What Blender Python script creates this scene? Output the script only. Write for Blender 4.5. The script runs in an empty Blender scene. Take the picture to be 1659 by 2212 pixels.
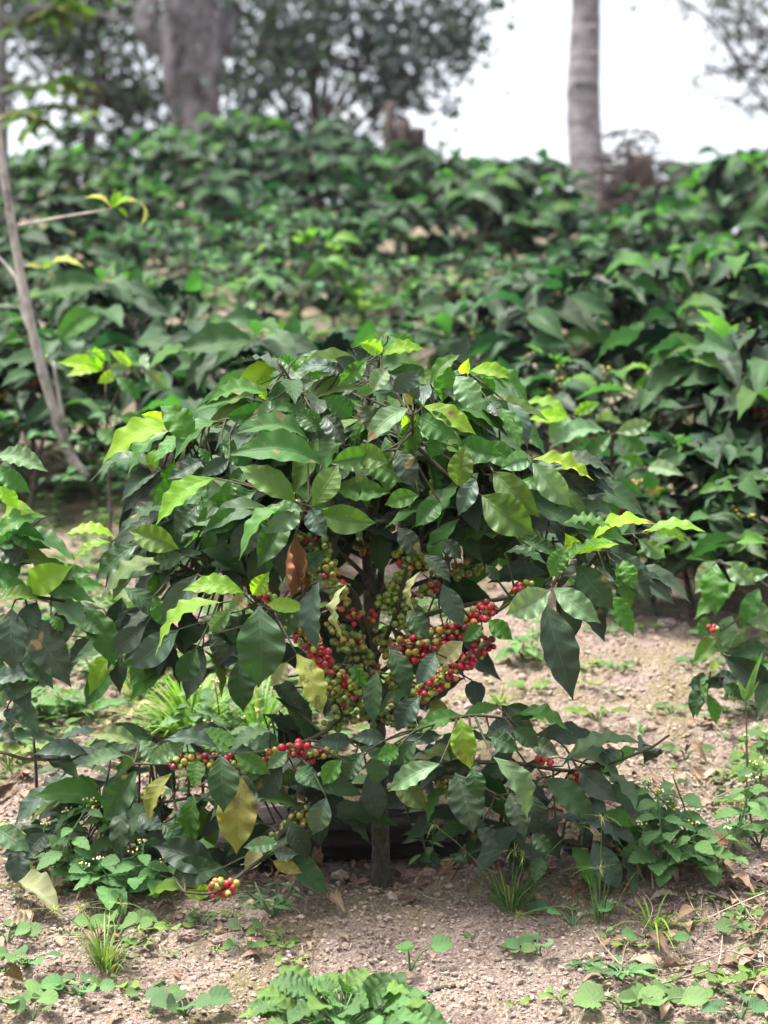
import bpy, math, random
import numpy as np
from mathutils import Vector
from mathutils.bvhtree import BVHTree

S = bpy.context.scene
COL = S.collection
PI = math.pi
# ------------------------------------------------------------------ camera numbers
D0, HC, F, CX, CY = 3.55, 0.58, 4734.0, 829.5, 1106.0   # units of a 1659 x 2212 frame

def at(px, py, y=0.0):
    d = y + D0
    return np.array([(px - CX) / F * d, y, HC - (py - CY) / F * d])

# ------------------------------------------------------------------ noise + terrain
_R = np.random.RandomState(7)
_T = _R.rand(256, 256)
def vn(x, y, sx=0, sy=0):
    x = np.asarray(x, float) + sx; y = np.asarray(y, float) + sy
    xi = np.floor(x).astype(int); yi = np.floor(y).astype(int)
    fx = x - xi; fy = y - yi
    fx = fx * fx * (3 - 2 * fx); fy = fy * fy * (3 - 2 * fy)
    a = _T[xi & 255, yi & 255]; b = _T[(xi + 1) & 255, yi & 255]
    c = _T[xi & 255, (yi + 1) & 255]; d = _T[(xi + 1) & 255, (yi + 1) & 255]
    return (a * (1 - fx) + b * fx) * (1 - fy) + (c * (1 - fx) + d * fx) * fy - 0.5

def sstep(a, b, x):
    t = np.clip((np.asarray(x, float) - a) / (b - a), 0, 1)
    return t * t * (3 - 2 * t)

_ys = np.arange(-60, 90, 0.05)
_sl = 0.33 - 0.06 * sstep(0.3, 0.9, _ys) - 0.07 * sstep(3.2, 4.6, _ys) - 0.36 * sstep(10.6, 15, _ys) + 0.12 * sstep(-6, -14, _ys) * 0 - 0.18 * sstep(-5, -10, -(-_ys)) * 0
_zs = np.concatenate([[0], np.cumsum((_sl[1:] + _sl[:-1]) * 0.025)])
_zs -= np.interp(0, _ys, _zs)

def hgt(x, y):
    x = np.asarray(x, float); y = np.asarray(y, float)
    z = np.interp(y, _ys, _zs)
    z = z - 0.085 * np.clip(x, -6, 6) * sstep(5, 11, y)
    z = z + 0.10 * vn(x * 0.6, y * 0.6, 3, 9) * sstep(0.8, 3, np.abs(y)) + 0.05 * vn(x * 2, y * 2, 31, 4)
    z = z + 0.024 * vn(x * 7, y * 7, 1, 5) + 0.016 * vn(x * 19, y * 19, 11, 3)
    near = 1 - sstep(1.5, 4, np.abs(y))
    z = z + near * (0.010 * vn(x * 45, y * 45, 4, 40) + 0.009 * vn(x * 97, y * 97, 14, 70))
    # hollow under the plant, with a small lip in front of it
    z = z - 0.075 * np.exp(-((x + 0.08) / 0.27) ** 4 - ((y - 0.13) / 0.09) ** 2)
    z = z + 0.012 * np.exp(-((x) / 0.35) ** 2 - ((y + 0.06) / 0.05) ** 2)
    return z

def gz(x, y): return float(hgt(x, y))
def gpt(px, py):
    """point of the ground seen at this place of the frame"""
    d = np.concatenate([np.arange(2.2, 8, 0.004), np.arange(8, 40, 0.02)])
    x = (px - CX) / F * d; y = d - D0; z = HC - (py - CY) / F * d
    hit = np.nonzero(z < hgt(x, y))[0]
    i = hit[0] if len(hit) else len(d) - 1
    return np.array([x[i], y[i], gz(x[i], y[i])])

# ------------------------------------------------------------------ materials
def newmat(name):
    m = bpy.data.materials.new(name); m.use_nodes = True
    nt = m.node_tree; nt.nodes.clear()
    return m, nt
class NT:
    def __init__(s, nt): s.nt = nt
    def n(s, typ, **kw):
        nd = s.nt.nodes.new(typ)
        for k, v in kw.items():
            if k.startswith('i_'):
                key = k[2:]
                key = int(key) if key.isdigit() else key.replace('_', ' ')
                if hasattr(v, 'is_output') or isinstance(v, bpy.types.NodeSocket): s.nt.links.new(v, nd.inputs[key])
                else: nd.inputs[key].default_value = v
            else: setattr(nd, k, v)
        return nd
    def math(s, op, a, b=None, c=None, clamp=False):
        nd = s.nt.nodes.new('ShaderNodeMath'); nd.operation = op; nd.use_clamp = clamp
        for i, v in enumerate((a, b, c)):
            if v is None: continue
            if isinstance(v, bpy.types.NodeSocket): s.nt.links.new(v, nd.inputs[i])
            else: nd.inputs[i].default_value = v
        return nd.outputs[0]
    def mix(s, f, a, b, blend='MIX'):
        nd = s.nt.nodes.new('ShaderNodeMix'); nd.data_type = 'RGBA'; nd.blend_type = blend
        for i, v in ((0, f), (6, a), (7, b)):
            if isinstance(v, bpy.types.NodeSocket): s.nt.links.new(v, nd.inputs[i])
            elif i == 0: nd.inputs[0].default_value = v
            else: nd.inputs[i].default_value = (*v, 1) if len(v) == 3 else v
        return nd.outputs[2]
    def ramp(s, fac, stops):
        nd = s.nt.nodes.new('ShaderNodeValToRGB'); e = nd.color_ramp.elements
        while len(e) < len(stops): e.new(0.5)
        for i, (p, c) in enumerate(stops):
            e[i].position = p; e[i].color = (c, c, c, 1) if isinstance(c, (int, float)) else (*c, 1)
        s.nt.links.new(fac, nd.inputs[0]); return nd.outputs[0]
    def noise(s, scale, detail=4, rough=0.6, vec=None, w=None):
        nd = s.nt.nodes.new('ShaderNodeTexNoise'); nd.inputs['Scale'].default_value = scale
        nd.inputs['Detail'].default_value = detail; nd.inputs['Roughness'].default_value = rough
        if vec is not None: s.nt.links.new(vec, nd.inputs['Vector'])
        return nd.outputs['Fac']
    def pos(s): return s.nt.nodes.new('ShaderNodeNewGeometry').outputs['Position']
    def obj(s): return s.nt.nodes.new('ShaderNodeTexCoord').outputs['Object']
    def bump(s, h, strength, dist, normal=None):
        nd = s.nt.nodes.new('ShaderNodeBump'); nd.inputs['Strength'].default_value = strength; nd.inputs['Distance'].default_value = dist
        s.nt.links.new(h, nd.inputs['Height'])
        if normal is not None: s.nt.links.new(normal, nd.inputs['Normal'])
        return nd.outputs[0]
    def out(s, sh): 
        o = s.nt.nodes.new('ShaderNodeOutputMaterial'); s.nt.links.new(sh, o.inputs['Surface'])

def leaf_material(name, rough=0.36, nvein=8.0, veinmix=0.35, spec=0.5, lesions=True, thru=(1.9, 2.1, 0.9)):
    m, nt = newmat(name); n = NT(nt)
    ca = n.n('ShaderNodeAttribute', attribute_name='col')
    la = n.n('ShaderNodeAttribute', attribute_name='luv')
    sx = n.n('ShaderNodeSeparateXYZ'); nt.links.new(la.outputs['Vector'], sx.inputs[0])
    u, v, rnd = sx.outputs
    au = n.math('ABSOLUTE', u)
    o = n.obj()
    nz = n.noise(38, 3, 0.6, o); nz2 = n.noise(9, 2, 0.5, o)
    mid = n.math('SUBTRACT', 1.0, n.math('MULTIPLY', au, 16.0), clamp=True)
    fr = n.math('FRACT', n.math('SUBTRACT', n.math('MULTIPLY', v, nvein), n.math('MULTIPLY', au, 1.25)))
    dist = n.math('ABSOLUTE', n.math('SUBTRACT', fr, 0.5))                    # 0.5 at vein
    lat = n.math('MULTIPLY', n.math('SUBTRACT', dist, 0.45), 20.0, clamp=True)
    vein = n.math('MAXIMUM', mid, n.math('MULTIPLY', lat, 0.55))
    base = n.mix(1.0, ca.outputs['Color'], n.ramp(nz2, [(0.3, (0.80, 0.83, 0.8)), (0.7, (1.2, 1.17, 1.15))]), 'MULTIPLY')
    base = n.mix(n.math('MULTIPLY', vein, veinmix), base, n.mix(0.6, (0.16, 0.24, 0.08), ca.outputs['Color']))
    if lesions:
        sp = n.math('MULTIPLY', n.ramp(n.noise(34, 1.5, 0.4, o), [(0.70, 0.0), (0.74, 1.0)]), n.ramp(rnd, [(0.35, 0.0), (0.6, 1.0)]))
        halo = n.math('MULTIPLY', n.ramp(n.noise(34, 1.5, 0.4, o), [(0.67, 0.0), (0.74, 1.0)]), n.ramp(rnd, [(0.5, 0.0), (0.7, 1.0)]))
        base = n.mix(n.math('MULTIPLY', halo, 0.5), base, (0.20, 0.20, 0.03))
        base = n.mix(sp, base, (0.20, 0.11, 0.06))
        pat = n.math('MULTIPLY', n.ramp(n.noise(24, 4, 0.65, o), [(0.53, 0.0), (0.60, 0.85)]), n.ramp(rnd, [(0.965, 0.0), (0.975, 1.0)]))
        base = n.mix(pat, base, (0.10, 0.055, 0.03))
        grn = n.math('MULTIPLY', n.ramp(n.noise(11, 3, 0.6, o), [(0.45, 0.0), (0.62, 0.6)]), n.ramp(rnd, [(0.965, 0.0), (0.975, 1.0)]))
        base = n.mix(grn, base, (0.12, 0.15, 0.02))
        dust = n.math('MULTIPLY', n.ramp(n.noise(160, 2, 0.5, o), [(0.66, 0.0), (0.74, 1.0)]), 0.28)
        base = n.mix(dust, base, (0.20, 0.20, 0.16))
    back = n.n('ShaderNodeNewGeometry').outputs['Backfacing']
    base2 = n.mix(n.math('MULTIPLY', back, 0.45), base, n.mix(0.5, base, (0.10, 0.14, 0.06)))
    h = n.math('ADD', n.math('MULTIPLY', n.math('MULTIPLY', dist, dist), -1.2), n.math('MULTIPLY', nz, 0.12))
    h = n.math('SUBTRACT', h, n.math('MULTIPLY', mid, 0.35))
    bmp = n.bump(h, 0.5, 0.0026)
    ro = n.math('ADD', n.math('MULTIPLY', back, 0.22), n.math('ADD', n.math('ADD', rough - 0.17, n.math('MULTIPLY', rnd, 0.22)), n.math('MULTIPLY', nz2, 0.16)))
    p = n.n('ShaderNodeBsdfPrincipled')
    nt.links.new(base2, p.inputs['Base Color']); nt.links.new(ro, p.inputs['Roughness'])
    nt.links.new(bmp, p.inputs['Normal']); p.inputs['Specular IOR Level'].default_value = spec
    tr = n.n('ShaderNodeBsdfTranslucent')
    tc = n.mix(1.0, base, thru, 'MULTIPLY')
    nt.links.new(tc, tr.inputs['Color']); nt.links.new(bmp, tr.inputs['Normal'])
    mx = n.n('ShaderNodeMixShader'); nt.links.new(ca.outputs['Alpha'], mx.inputs[0])
    nt.links.new(p.outputs[0], mx.inputs[1]); nt.links.new(tr.outputs[0], mx.inputs[2])
    n.out(mx.outputs[0]); return m

def simple_leaf_material(name, rough=0.5):
    m, nt = newmat(name); n = NT(nt)
    ca = n.n('ShaderNodeAttribute', attribute_name='col')
    nz = n.noise(60, 3, 0.6, n.obj())
    base = n.mix(1.0, ca.outputs['Color'], n.ramp(nz, [(0.3, (0.75, 0.8, 0.75)), (0.7, (1.25, 1.2, 1.2))]), 'MULTIPLY')
    p = n.n('ShaderNodeBsdfPrincipled'); nt.links.new(base, p.inputs['Base Color']); p.inputs['Roughness'].default_value = rough
    p.inputs['Specular IOR Level'].default_value = 0.4
    tr = n.n('ShaderNodeBsdfTranslucent'); nt.links.new(n.mix(1.0, base, (1.7, 1.9, 1.0), 'MULTIPLY'), tr.inputs['Color'])
    mx = n.n('ShaderNodeMixShader'); nt.links.new(ca.outputs['Alpha'], mx.inputs[0])
    nt.links.new(p.outputs[0], mx.inputs[1]); nt.links.new(tr.outputs[0], mx.inputs[2])
    n.out(mx.outputs[0]); return m

def bark_material(name, c1, c2, c3, scale=60, moss=None, stretch=(1, 1, 0.25), bump=0.6, dist=0.003, band=0.0):
    m, nt = newmat(name); n = NT(nt)
    mp = n.n('ShaderNodeMapping'); nt.links.new(n.obj(), mp.inputs[0]); mp.inputs['Scale'].default_value = stretch
    a = n.noise(scale, 6, 0.7, mp.outputs[0]); b = n.noise(scale * 0.22, 4, 0.6, n.obj())
    c = n.mix(n.ramp(a, [(0.35, 0.0), (0.65, 1.0)]), c1, c2)
    c = n.mix(n.ramp(b, [(0.52, 0.0), (0.66, 1.0)]), c, c3)
    if moss: c = n.mix(n.math('MULTIPLY', n.ramp(n.noise(scale * 0.5, 4, 0.6, n.obj()), [(0.5, 0.0), (0.62, 1.0)]), 0.6), c, moss)
    if band:
        mp2 = n.n('ShaderNodeMapping'); nt.links.new(n.obj(), mp2.inputs[0]); mp2.inputs['Scale'].default_value = (0.6, 0.6, 6)
        c = n.mix(n.math('MULTIPLY', n.ramp(n.noise(2.2, 4, 0.6, mp2.outputs[0]), [(0.5, 0.0), (0.62, 1.0)]), band), c, (0.36, 0.33, 0.335))
    p = n.n('ShaderNodeBsdfPrincipled'); nt.links.new(c, p.inputs['Base Color']); p.inputs['Roughness'].default_value = 0.85
    p.inputs['Specular IOR Level'].default_value = 0.25
    nt.links.new(n.bump(a, bump, dist), p.inputs['Normal']); n.out(p.outputs[0]); return m

def cherry_material():
    m, nt = newmat('cherry_skin'); n = NT(nt)
    ca = n.n('ShaderNodeAttribute', attribute_name='col')
    nz = n.noise(420, 3, 0.6, n.obj()); n2 = n.noise(110, 2, 0.5, n.obj())
    c = n.mix(1.0, ca.outputs['Color'], n.ramp(nz, [(0.3, (0.78, 0.78, 0.78)), (0.7, (1.2, 1.2, 1.2))]), 'MULTIPLY')
    c = n.mix(n.math('MULTIPLY', n.ramp(n2, [(0.58, 0.0), (0.75, 1.0)]), 0.25), c, (0.20, 0.12, 0.05))
    p = n.n('ShaderNodeBsdfPrincipled'); nt.links.new(c, p.inputs['Base Color']); p.inputs['Roughness'].default_value = 0.34
    p.inputs['Specular IOR Level'].default_value = 0.42
    nt.links.new(n.bump(nz, 0.12, 0.0006), p.inputs['Normal'])
    n.out(p.outputs[0]); return m

def soil_material():
    m, nt = newmat('soil'); n = NT(nt)
    P = n.pos()
    big = n.noise(2.3, 5, 0.6, P); med = n.noise(14, 5, 0.65, P); fine = n.noise(120, 4, 0.7, P); vf = n.noise(430, 3, 0.7, P)
    vo = n.n('ShaderNodeTexVoronoi'); vo.inputs['Scale'].default_value = 105; nt.links.new(P, vo.inputs['Vector'])
    vo2 = n.n('ShaderNodeTexVoronoi'); vo2.inputs['Scale'].default_value = 240; nt.links.new(P, vo2.inputs['Vector'])
    c = n.mix(n.ramp(med, [(0.3, 0.0), (0.7, 1.0)]), (0.255, 0.187, 0.15), (0.455, 0.355, 0.29))
    c = n.mix(n.ramp(big, [(0.42, 0.0), (0.62, 1.0)]), c, n.mix(0.5, c, (0.37, 0.265, 0.23)))
    crumb = n.n('ShaderNodeSeparateColor'); nt.links.new(vo2.outputs['Color'], crumb.inputs[0])
    c = n.mix(n.ramp(crumb.outputs[0], [(0.5, 0.0), (0.95, 0.55)]), c, (0.56, 0.46, 0.385))
    c = n.mix(n.ramp(crumb.outputs[1], [(0.66, 0.0), (0.98, 0.6)]), c, (0.12, 0.085, 0.065))
    c = n.mix(n.ramp(vf, [(0.40, 0.35), (0.54, 0.0)]), c, (0.11, 0.075, 0.055))
    damp = n.math('MULTIPLY', n.ramp(n.noise(6.5, 5, 0.65, P), [(0.50, 0.0), (0.62, 1.0)]), 0.45)
    c = n.mix(damp, c, n.mix(1.0, c, (0.52, 0.48, 0.45), 'MULTIPLY'))
    moss = n.math('MULTIPLY', n.ramp(n.noise(4.2, 4, 0.6, P), [(0.46, 0.0), (0.60, 1.0)]), n.ramp(fine, [(0.36, 0.0), (0.60, 0.8)]))
    c = n.mix(moss, c, (0.20, 0.185, 0.055))
    h = n.math('ADD', n.math('MULTIPLY', fine, 0.7), n.math('MULTIPLY', vf, 0.35))
    h = n.math('SUBTRACT', h, n.math('MULTIPLY', vo.outputs['Distance'], 0.55))
    h = n.math('SUBTRACT', h, n.math('MULTIPLY', vo2.outputs['Distance'], 0.3))
    p = n.n('ShaderNodeBsdfPrincipled'); nt.links.new(c, p.inputs['Base Color']); p.inputs['Roughness'].default_value = 0.95
    p.inputs['Specular IOR Level'].default_value = 0.12
    nt.links.new(n.bump(h, 1.0, 0.018), p.inputs['Normal']); n.out(p.outputs[0]); return m

def col_material(name, rough=0.9, scale=90, bump=0.5, dist=0.002):
    m, nt = newmat(name); n = NT(nt)
    ca = n.n('ShaderNodeAttribute', attribute_name='col')
    nz = n.noise(scale, 5, 0.7, n.obj())
    c = n.mix(1.0, ca.outputs['Color'], n.ramp(nz, [(0.3, (0.6, 0.6, 0.6)), (0.7, (1.35, 1.35, 1.35))]), 'MULTIPLY')
    p = n.n('ShaderNodeBsdfPrincipled'); nt.links.new(c, p.inputs['Base Color']); p.inputs['Roughness'].default_value = rough
    p.inputs['Specular IOR Level'].default_value = 0.2
    nt.links.new(n.bump(nz, bump, dist), p.inputs['Normal']); n.out(p.outputs[0]); return m

M = {
    'coffee': leaf_material('coffee_leaf', 0.28, 8.0, 0.36, 0.27),
    'coffee_far': leaf_material('coffee_leaf_far', 0.34, 7.0, 0.3, 0.15, lesions=False, thru=(1.4, 1.7, 1.1)),
    'weed': leaf_material('weed_leaf', 0.55, 5.0, 0.3, 0.35, lesions=False),
    'grass': simple_leaf_material('grass_blade', 0.5),
    'crown': simple_leaf_material('crown_leaf', 0.6),
    'cherry': cherry_material(),
    'soil': soil_material(),
    'crumb': col_material('soil_crumb', 0.95, 140, 0.6, 0.002),
    'dry': col_material('dry_matter', 0.8, 70, 0.5, 0.001),
    'bark_coffee': bark_material('coffee_bark', (0.035, 0.028, 0.023), (0.10, 0.082, 0.068), (0.15, 0.125, 0.105), 190, (0.06, 0.066, 0.022), (1, 1, 0.3), 0.9, 0.003),  # bark colours darkened to stand for shade on the stem
    'twig': bark_material('green_twig', (0.03, 0.033, 0.017), (0.065, 0.05, 0.03), (0.04, 0.06, 0.02), 160),
    'bark_pale': bark_material('pale_bark', (0.24, 0.21, 0.19), (0.44, 0.39, 0.355), (0.16, 0.135, 0.12), 70, None, (1, 1, .5), .9, .004),
    'bark_big': bark_material('old_tree_bark', (0.030, 0.026, 0.029), (0.20, 0.18, 0.19), (0.055, 0.047, 0.052), 7.5, None, (1, 1, 0.5), 0.9, 0.06),  # greys darkened to stand for a trunk seen against the light
    'bark_slim': bark_material('slim_tree_bark', (0.11, 0.10, 0.108), (0.27, 0.245, 0.255), (0.075, 0.066, 0.072), 11, None, (1, 1, 1.6), 0.8, 0.02, 0.55),  # some backlit darkness put into these greys too
    'log': bark_material('rotting_wood', (0.012, 0.010, 0.009), (0.05, 0.038, 0.034), (0.02, 0.016, 0.015), 60, None, (0.2, 1, 1), 1.0, 0.008),
    'brush': bark_material('dead_brush', (0.025, 0.018, 0.016), (0.085, 0.06, 0.052), (0.045, 0.032, 0.03), 22, bump=1.0, dist=0.02),
}

# ------------------------------------------------------------------ mesh builder
class MB:
    def __init__(s): s.V = []; s.Fq = []; s.Ft = []; s.C = []; s.U = []; s.n = 0
    def add(s, V, Fq=None, Ft=None, col=(1, 1, 1, 0), uv=None):
        V = np.asarray(V, float); k = len(V)
        s.V.append(V)
        c = np.asarray(col, float)
        s.C.append(np.tile(c, (k, 1)) if c.ndim == 1 else c)
        s.U.append(np.zeros((k, 3)) if uv is None else uv)
        if Fq is not None and len(Fq): s.Fq.append(np.asarray(Fq, int) + s.n)
        if Ft is not None and len(Ft): s.Ft.append(np.asarray(Ft, int) + s.n)
        s.n += k
    def merge(s, o):
        if not o.n: return
        s.V += o.V; s.C += o.C; s.U += o.U
        s.Fq += [f + s.n for f in o.Fq]; s.Ft += [f + s.n for f in o.Ft]; s.n += o.n
    def tris(s):
        out = []
        for f in s.Fq: out += [f[:, [0, 1, 2]], f[:, [0, 2, 3]]]
        out += s.Ft
        return np.concatenate(out) if out else np.zeros((0, 3), int)
    def verts(s): return np.concatenate(s.V)
    def mesh(s, name, mat, origin=(0, 0, 0), smooth=True):
        me = bpy.data.meshes.new(name)
        V = np.concatenate(s.V) - np.asarray(origin, float)
        q = np.concatenate(s.Fq) if s.Fq else np.zeros((0, 4), int)
        t = np.concatenate(s.Ft) if s.Ft else np.zeros((0, 3), int)
        me.vertices.add(len(V)); me.vertices.foreach_set('co', V.astype(np.float32).ravel())
        me.loops.add(q.size + t.size); me.loops.foreach_set('vertex_index', np.concatenate([q.ravel(), t.ravel()]).astype(np.int32))
        me.polygons.add(len(q) + len(t))
        me.polygons.foreach_set('loop_start', np.concatenate([np.arange(len(q)) * 4, q.size + np.arange(len(t)) * 3]).astype(np.int32))
        me.polygons.foreach_set('use_smooth', np.full(len(q) + len(t), smooth))
        me.update(calc_edges=True); me.validate()
        a = me.attributes.new('col', 'FLOAT_COLOR', 'POINT'); a.data.foreach_set('color', np.concatenate(s.C).astype(np.float32).ravel())
        b = me.attributes.new('luv', 'FLOAT_VECTOR', 'POINT'); b.data.foreach_set('vector', np.concatenate(s.U).astype(np.float32).ravel())
        me.materials.append(mat); return me
    def build(s, name, mat, parent=None, origin=(0, 0, 0), smooth=True):
        """one mesh object; geometry given in world space round the thing's origin"""
        o = bpy.data.objects.new(name, s.mesh(name, mat, origin, smooth)); COL.objects.link(o)
        if parent is not None: o.parent = parent
        else: o.location = origin
        return o

def tag(o, label=None, cat=None, group=None, kind=None):
    if label: o['label'] = label
    if cat: o['category'] = cat
    if group: o['group'] = group
    if kind: o['kind'] = kind
    return o
def empty(name, loc, label, cat, group=None):
    o = bpy.data.objects.new(name, None); o.location = tuple(loc); o.empty_display_size = 0.05
    COL.objects.link(o); return tag(o, label, cat, group)

def unit(v):
    v = np.asarray(v, float); l = np.linalg.norm(v); return v / l if l > 1e-9 else np.array([0, 0, 1.0])

# ------------------------------------------------------------------ shapes
def smooth_path(P, sub=5):
    P = np.asarray(P, float)
    if len(P) < 3: 
        t = np.linspace(0, 1, sub + 1)[:, None]; return P[0] * (1 - t) + P[-1] * t
    Q = np.vstack([2 * P[0] - P[1], P, 2 * P[-1] - P[-2]]); out = []
    for i in range(1, len(Q) - 2):
        for k in range(sub):
            t = k / sub; a, b, c, d = Q[i - 1], Q[i], Q[i + 1], Q[i + 2]
            out.append(0.5 * (2 * b + (c - a) * t + (2 * a - 5 * b + 4 * c - d) * t * t + (3 * b - a - 3 * c + d) * t ** 3))
    out.append(P[-1]); return np.array(out)

def tube(mb, P, r0, r1=None, sides=7, col=(1, 1, 1, 0), rng=None, jit=0.0, cap=True):
    P = np.asarray(P, float); n = len(P)
    r = np.asarray(r0, float) if np.ndim(r0) else np.linspace(r0, r0 if r1 is None else r1, n)
    T = np.gradient(P, axis=0); T /= np.maximum(np.linalg.norm(T, axis=1, keepdims=True), 1e-9)
    a = np.array([0.31, 0.9, 0.3]) if abs(T[0][1]) < 0.8 else np.array([1.0, 0.1, 0])
    V = []; ang = np.arange(sides) / sides * 2 * PI
    for i in range(n):
        b = unit(np.cross(T[i], a)); a = np.cross(b, T[i])
        rr = r[i] * (1 + (jit * (rng.rand(sides) - 0.5) if rng is not None and jit else 0))
        V.append(P[i] + (np.cos(ang) * rr)[:, None] * a + (np.sin(ang) * rr)[:, None] * b)
    V = np.concatenate(V)
    i, j = np.meshgrid(np.arange(n - 1), np.arange(sides), indexing='ij'); i = i.ravel(); j = j.ravel(); k = (j + 1) % sides
    Fq = np.stack([i * sides + j, i * sides + k, (i + 1) * sides + k, (i + 1) * sides + j], 1)
    Ft = None
    if cap:
        V = np.vstack([V, P[0], P[-1]]); e = n * sides; jj = np.arange(sides); kk = (jj + 1) % sides
        Ft = np.vstack([np.stack([kk, jj, np.full(sides, e)], 1), np.stack([(n - 1) * sides + jj, (n - 1) * sides + kk, np.full(sides, e + 1)], 1)])
    mb.add(V, Fq, Ft, col)

def prof(kind, t):
    if kind == 'coffee':
        w = np.sin(PI * np.clip(t, 0, 1) ** 0.90) ** 0.95
        return w * (1 - 0.50 * sstep(0.78, 0.97, t)) * (0.72 + 0.28 * sstep(0.0, 0.22, t)) + 0.012
    if kind == 'round':
        return np.sqrt(np.clip(1 - (2 * t - 1) ** 2, 0, 1)) ** 0.85 * (1.05 - 0.2 * t) + 0.01
    if kind == 'tooth':
        w = np.sin(PI * t ** 0.72) ** 0.85 + 0.01
        return w * (1 - 0.15 * ((t * 9) % 1.0))
    if kind == 'lobe':
        w = np.sin(PI * t ** 1.15) ** 0.7 + 0.02
        return w * (1 - 0.16 * np.abs(np.sin(t * 6 * PI)))
    if kind == 'lance':
        return np.minimum(1, t * 5 + 0.15) * np.clip(1 - t, 0, 1) ** 0.7 + 0.01
    if kind == 'pinn':
        return np.sin(PI * t ** 0.9) ** 0.6 * (0.35 + 0.65 * (np.abs((t * 7) % 1.0 - 0.5) * 2) ** 0.6) + 0.02

def leaf(mb, base, tip, N, W, col, kind='coffee', nu=6, nv=16, arch=0.08, fold=0.18, quilt=0.0, wave=0.0, rng=None, curl=0.0, rnd=None, roll=0.0):
    base = np.asarray(base, float); tip = np.asarray(tip, float)
    L = np.linalg.norm(tip - base)
    if L < 1e-5: return
    A = (tip - base) / L; N = np.asarray(N, float); N = unit(N - A * N.dot(A)); B = np.cross(A, N)
    t = np.linspace(0, 1, nv + 1)[:, None]; s = np.linspace(-1, 1, nu + 1)[None, :]
    hw = prof(kind, t) * W / 2
    ph = rng.rand(4) * 6.28 if rng is not None else np.zeros(4)
    side = np.where(s > 0, ph[0], ph[1])
    f = 3.6 + 2.4 * (ph[2] / 6.28)
    z = arch * L * np.sin(PI * t ** 0.85) + fold * np.abs(s) * hw
    z = z + quilt * W * np.sin(2 * PI * (8 * t - 1.25 * np.abs(s))) * np.abs(s) * (1.15 - np.abs(s))
    z = z + wave * W * np.abs(s) ** 2 * np.sin(2 * PI * f * t + side) * np.sin(PI * t)
    z = z + curl * hw * (s ** 2) 
    sway = 0.04 * L * np.sin(PI * t) * math.sin(ph[3])
    xb = s * hw + sway
    if roll:
        th = roll * s * (0.75 + 0.25 * np.sin(5 * t + ph[2])); xb = hw * np.sin(th) / roll + sway; z = z + hw * (1 - np.cos(th)) / roll * 1.3
    V = base + (t * L)[..., None] * A + z[..., None] * N + xb[..., None] * B
    V = V.reshape(-1, 3)
    i, j = np.meshgrid(np.arange(nv), np.arange(nu), indexing='ij'); i = i.ravel(); j = j.ravel(); w = nu + 1
    Fq = np.stack([i * w + j, i * w + j + 1, (i + 1) * w + j + 1, (i + 1) * w + j], 1)[:, ::-1]
    uv = np.stack([np.broadcast_to(s, (nv + 1, nu + 1)), np.broadcast_to(t, (nv + 1, nu + 1)), np.full((nv + 1, nu + 1), (rng.rand() if rng is not None else 0.0) if rnd is None else rnd)], -1).reshape(-1, 3)
    mb.add(V, Fq, None, col, uv)

def blade(mb, base, d, L, W, droop, col, nv=8, rng=None, twist=0.0):
    """grass blade: leaves along d, bends down under its own weight"""
    d = unit(d); t = np.linspace(0, 1, nv + 1)
    hor = np.array([d[0], d[1], 0.0]); hor = unit(hor) if np.linalg.norm(hor) > 1e-3 else np.array([1.0, 0, 0])
    P = base + np.outer(t * L, d) + np.outer(droop * L * t ** 2.2, np.array([0, 0, -1.0])) + np.outer(droop * L * 0.35 * t ** 2, hor)
    B = unit(np.cross(d, hor) if abs(d[2]) < 0.98 else np.array([-hor[1], hor[0], 0]))
    if np.linalg.norm(np.cross(d, hor)) < 0.05: B = np.array([-hor[1], hor[0], 0])
    Nn = np.cross(B, d)
    w = prof('lance', t) * W / 2
    V = np.stack([P - B * w[:, None] + Nn * (0.35 * w)[:, None], P, P + B * w[:, None] + Nn * (0.35 * w)[:, None]], 1).reshape(-1, 3)
    i = np.arange(nv)
    Fq = np.concatenate([np.stack([i * 3 + k, i * 3 + k + 1, i * 3 + k + 4, i * 3 + k + 3], 1) for k in (0, 1)])
    mb.add(V, Fq, None, col)
    return P[-1]

_g = (1 + 5 ** 0.5) / 2
ICO_V = np.array([[-1, _g, 0], [1, _g, 0], [-1, -_g, 0], [1, -_g, 0], [0, -1, _g], [0, 1, _g], [0, -1, -_g], [0, 1, -_g], [_g, 0, -1], [_g, 0, 1], [-_g, 0, -1], [-_g, 0, 1]]) / math.sqrt(1 + _g * _g)
ICO_F = np.array([[0, 11, 5], [0, 5, 1], [0, 1, 7], [0, 7, 10], [0, 10, 11], [1, 5, 9], [5, 11, 4], [11, 10, 2], [10, 7, 6], [7, 1, 8], [3, 9, 4], [3, 4, 2], [3, 2, 6], [3, 6, 8], [3, 8, 9], [4, 9, 5], [2, 4, 11], [6, 2, 10], [8, 6, 7], [9, 8, 1]])
def rotm(rng):
    q = rng.randn(4); q /= np.linalg.norm(q); w, x, y, z = q
    return np.array([[1 - 2 * (y * y + z * z), 2 * (x * y - z * w), 2 * (x * z + y * w)], [2 * (x * y + z * w), 1 - 2 * (x * x + z * z), 2 * (y * z - x * w)], [2 * (x * z - y * w), 2 * (y * z + x * w), 1 - 2 * (x * x + y * y)]])
def subdiv(V, Fc):
    V = list(map(np.array, V)); cache = {}; out = []
    def m(a, b):
        k = (min(a, b), max(a, b))
        if k not in cache: V.append(unit(V[a] + V[b])); cache[k] = len(V) - 1
        return cache[k]
    for a, b, c in Fc:
        x, y, z = m(a, b), m(b, c), m(c, a); out += [[a, x, z], [b, y, x], [c, z, y], [x, y, z]]
    return np.array(V), np.array(out)
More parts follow.
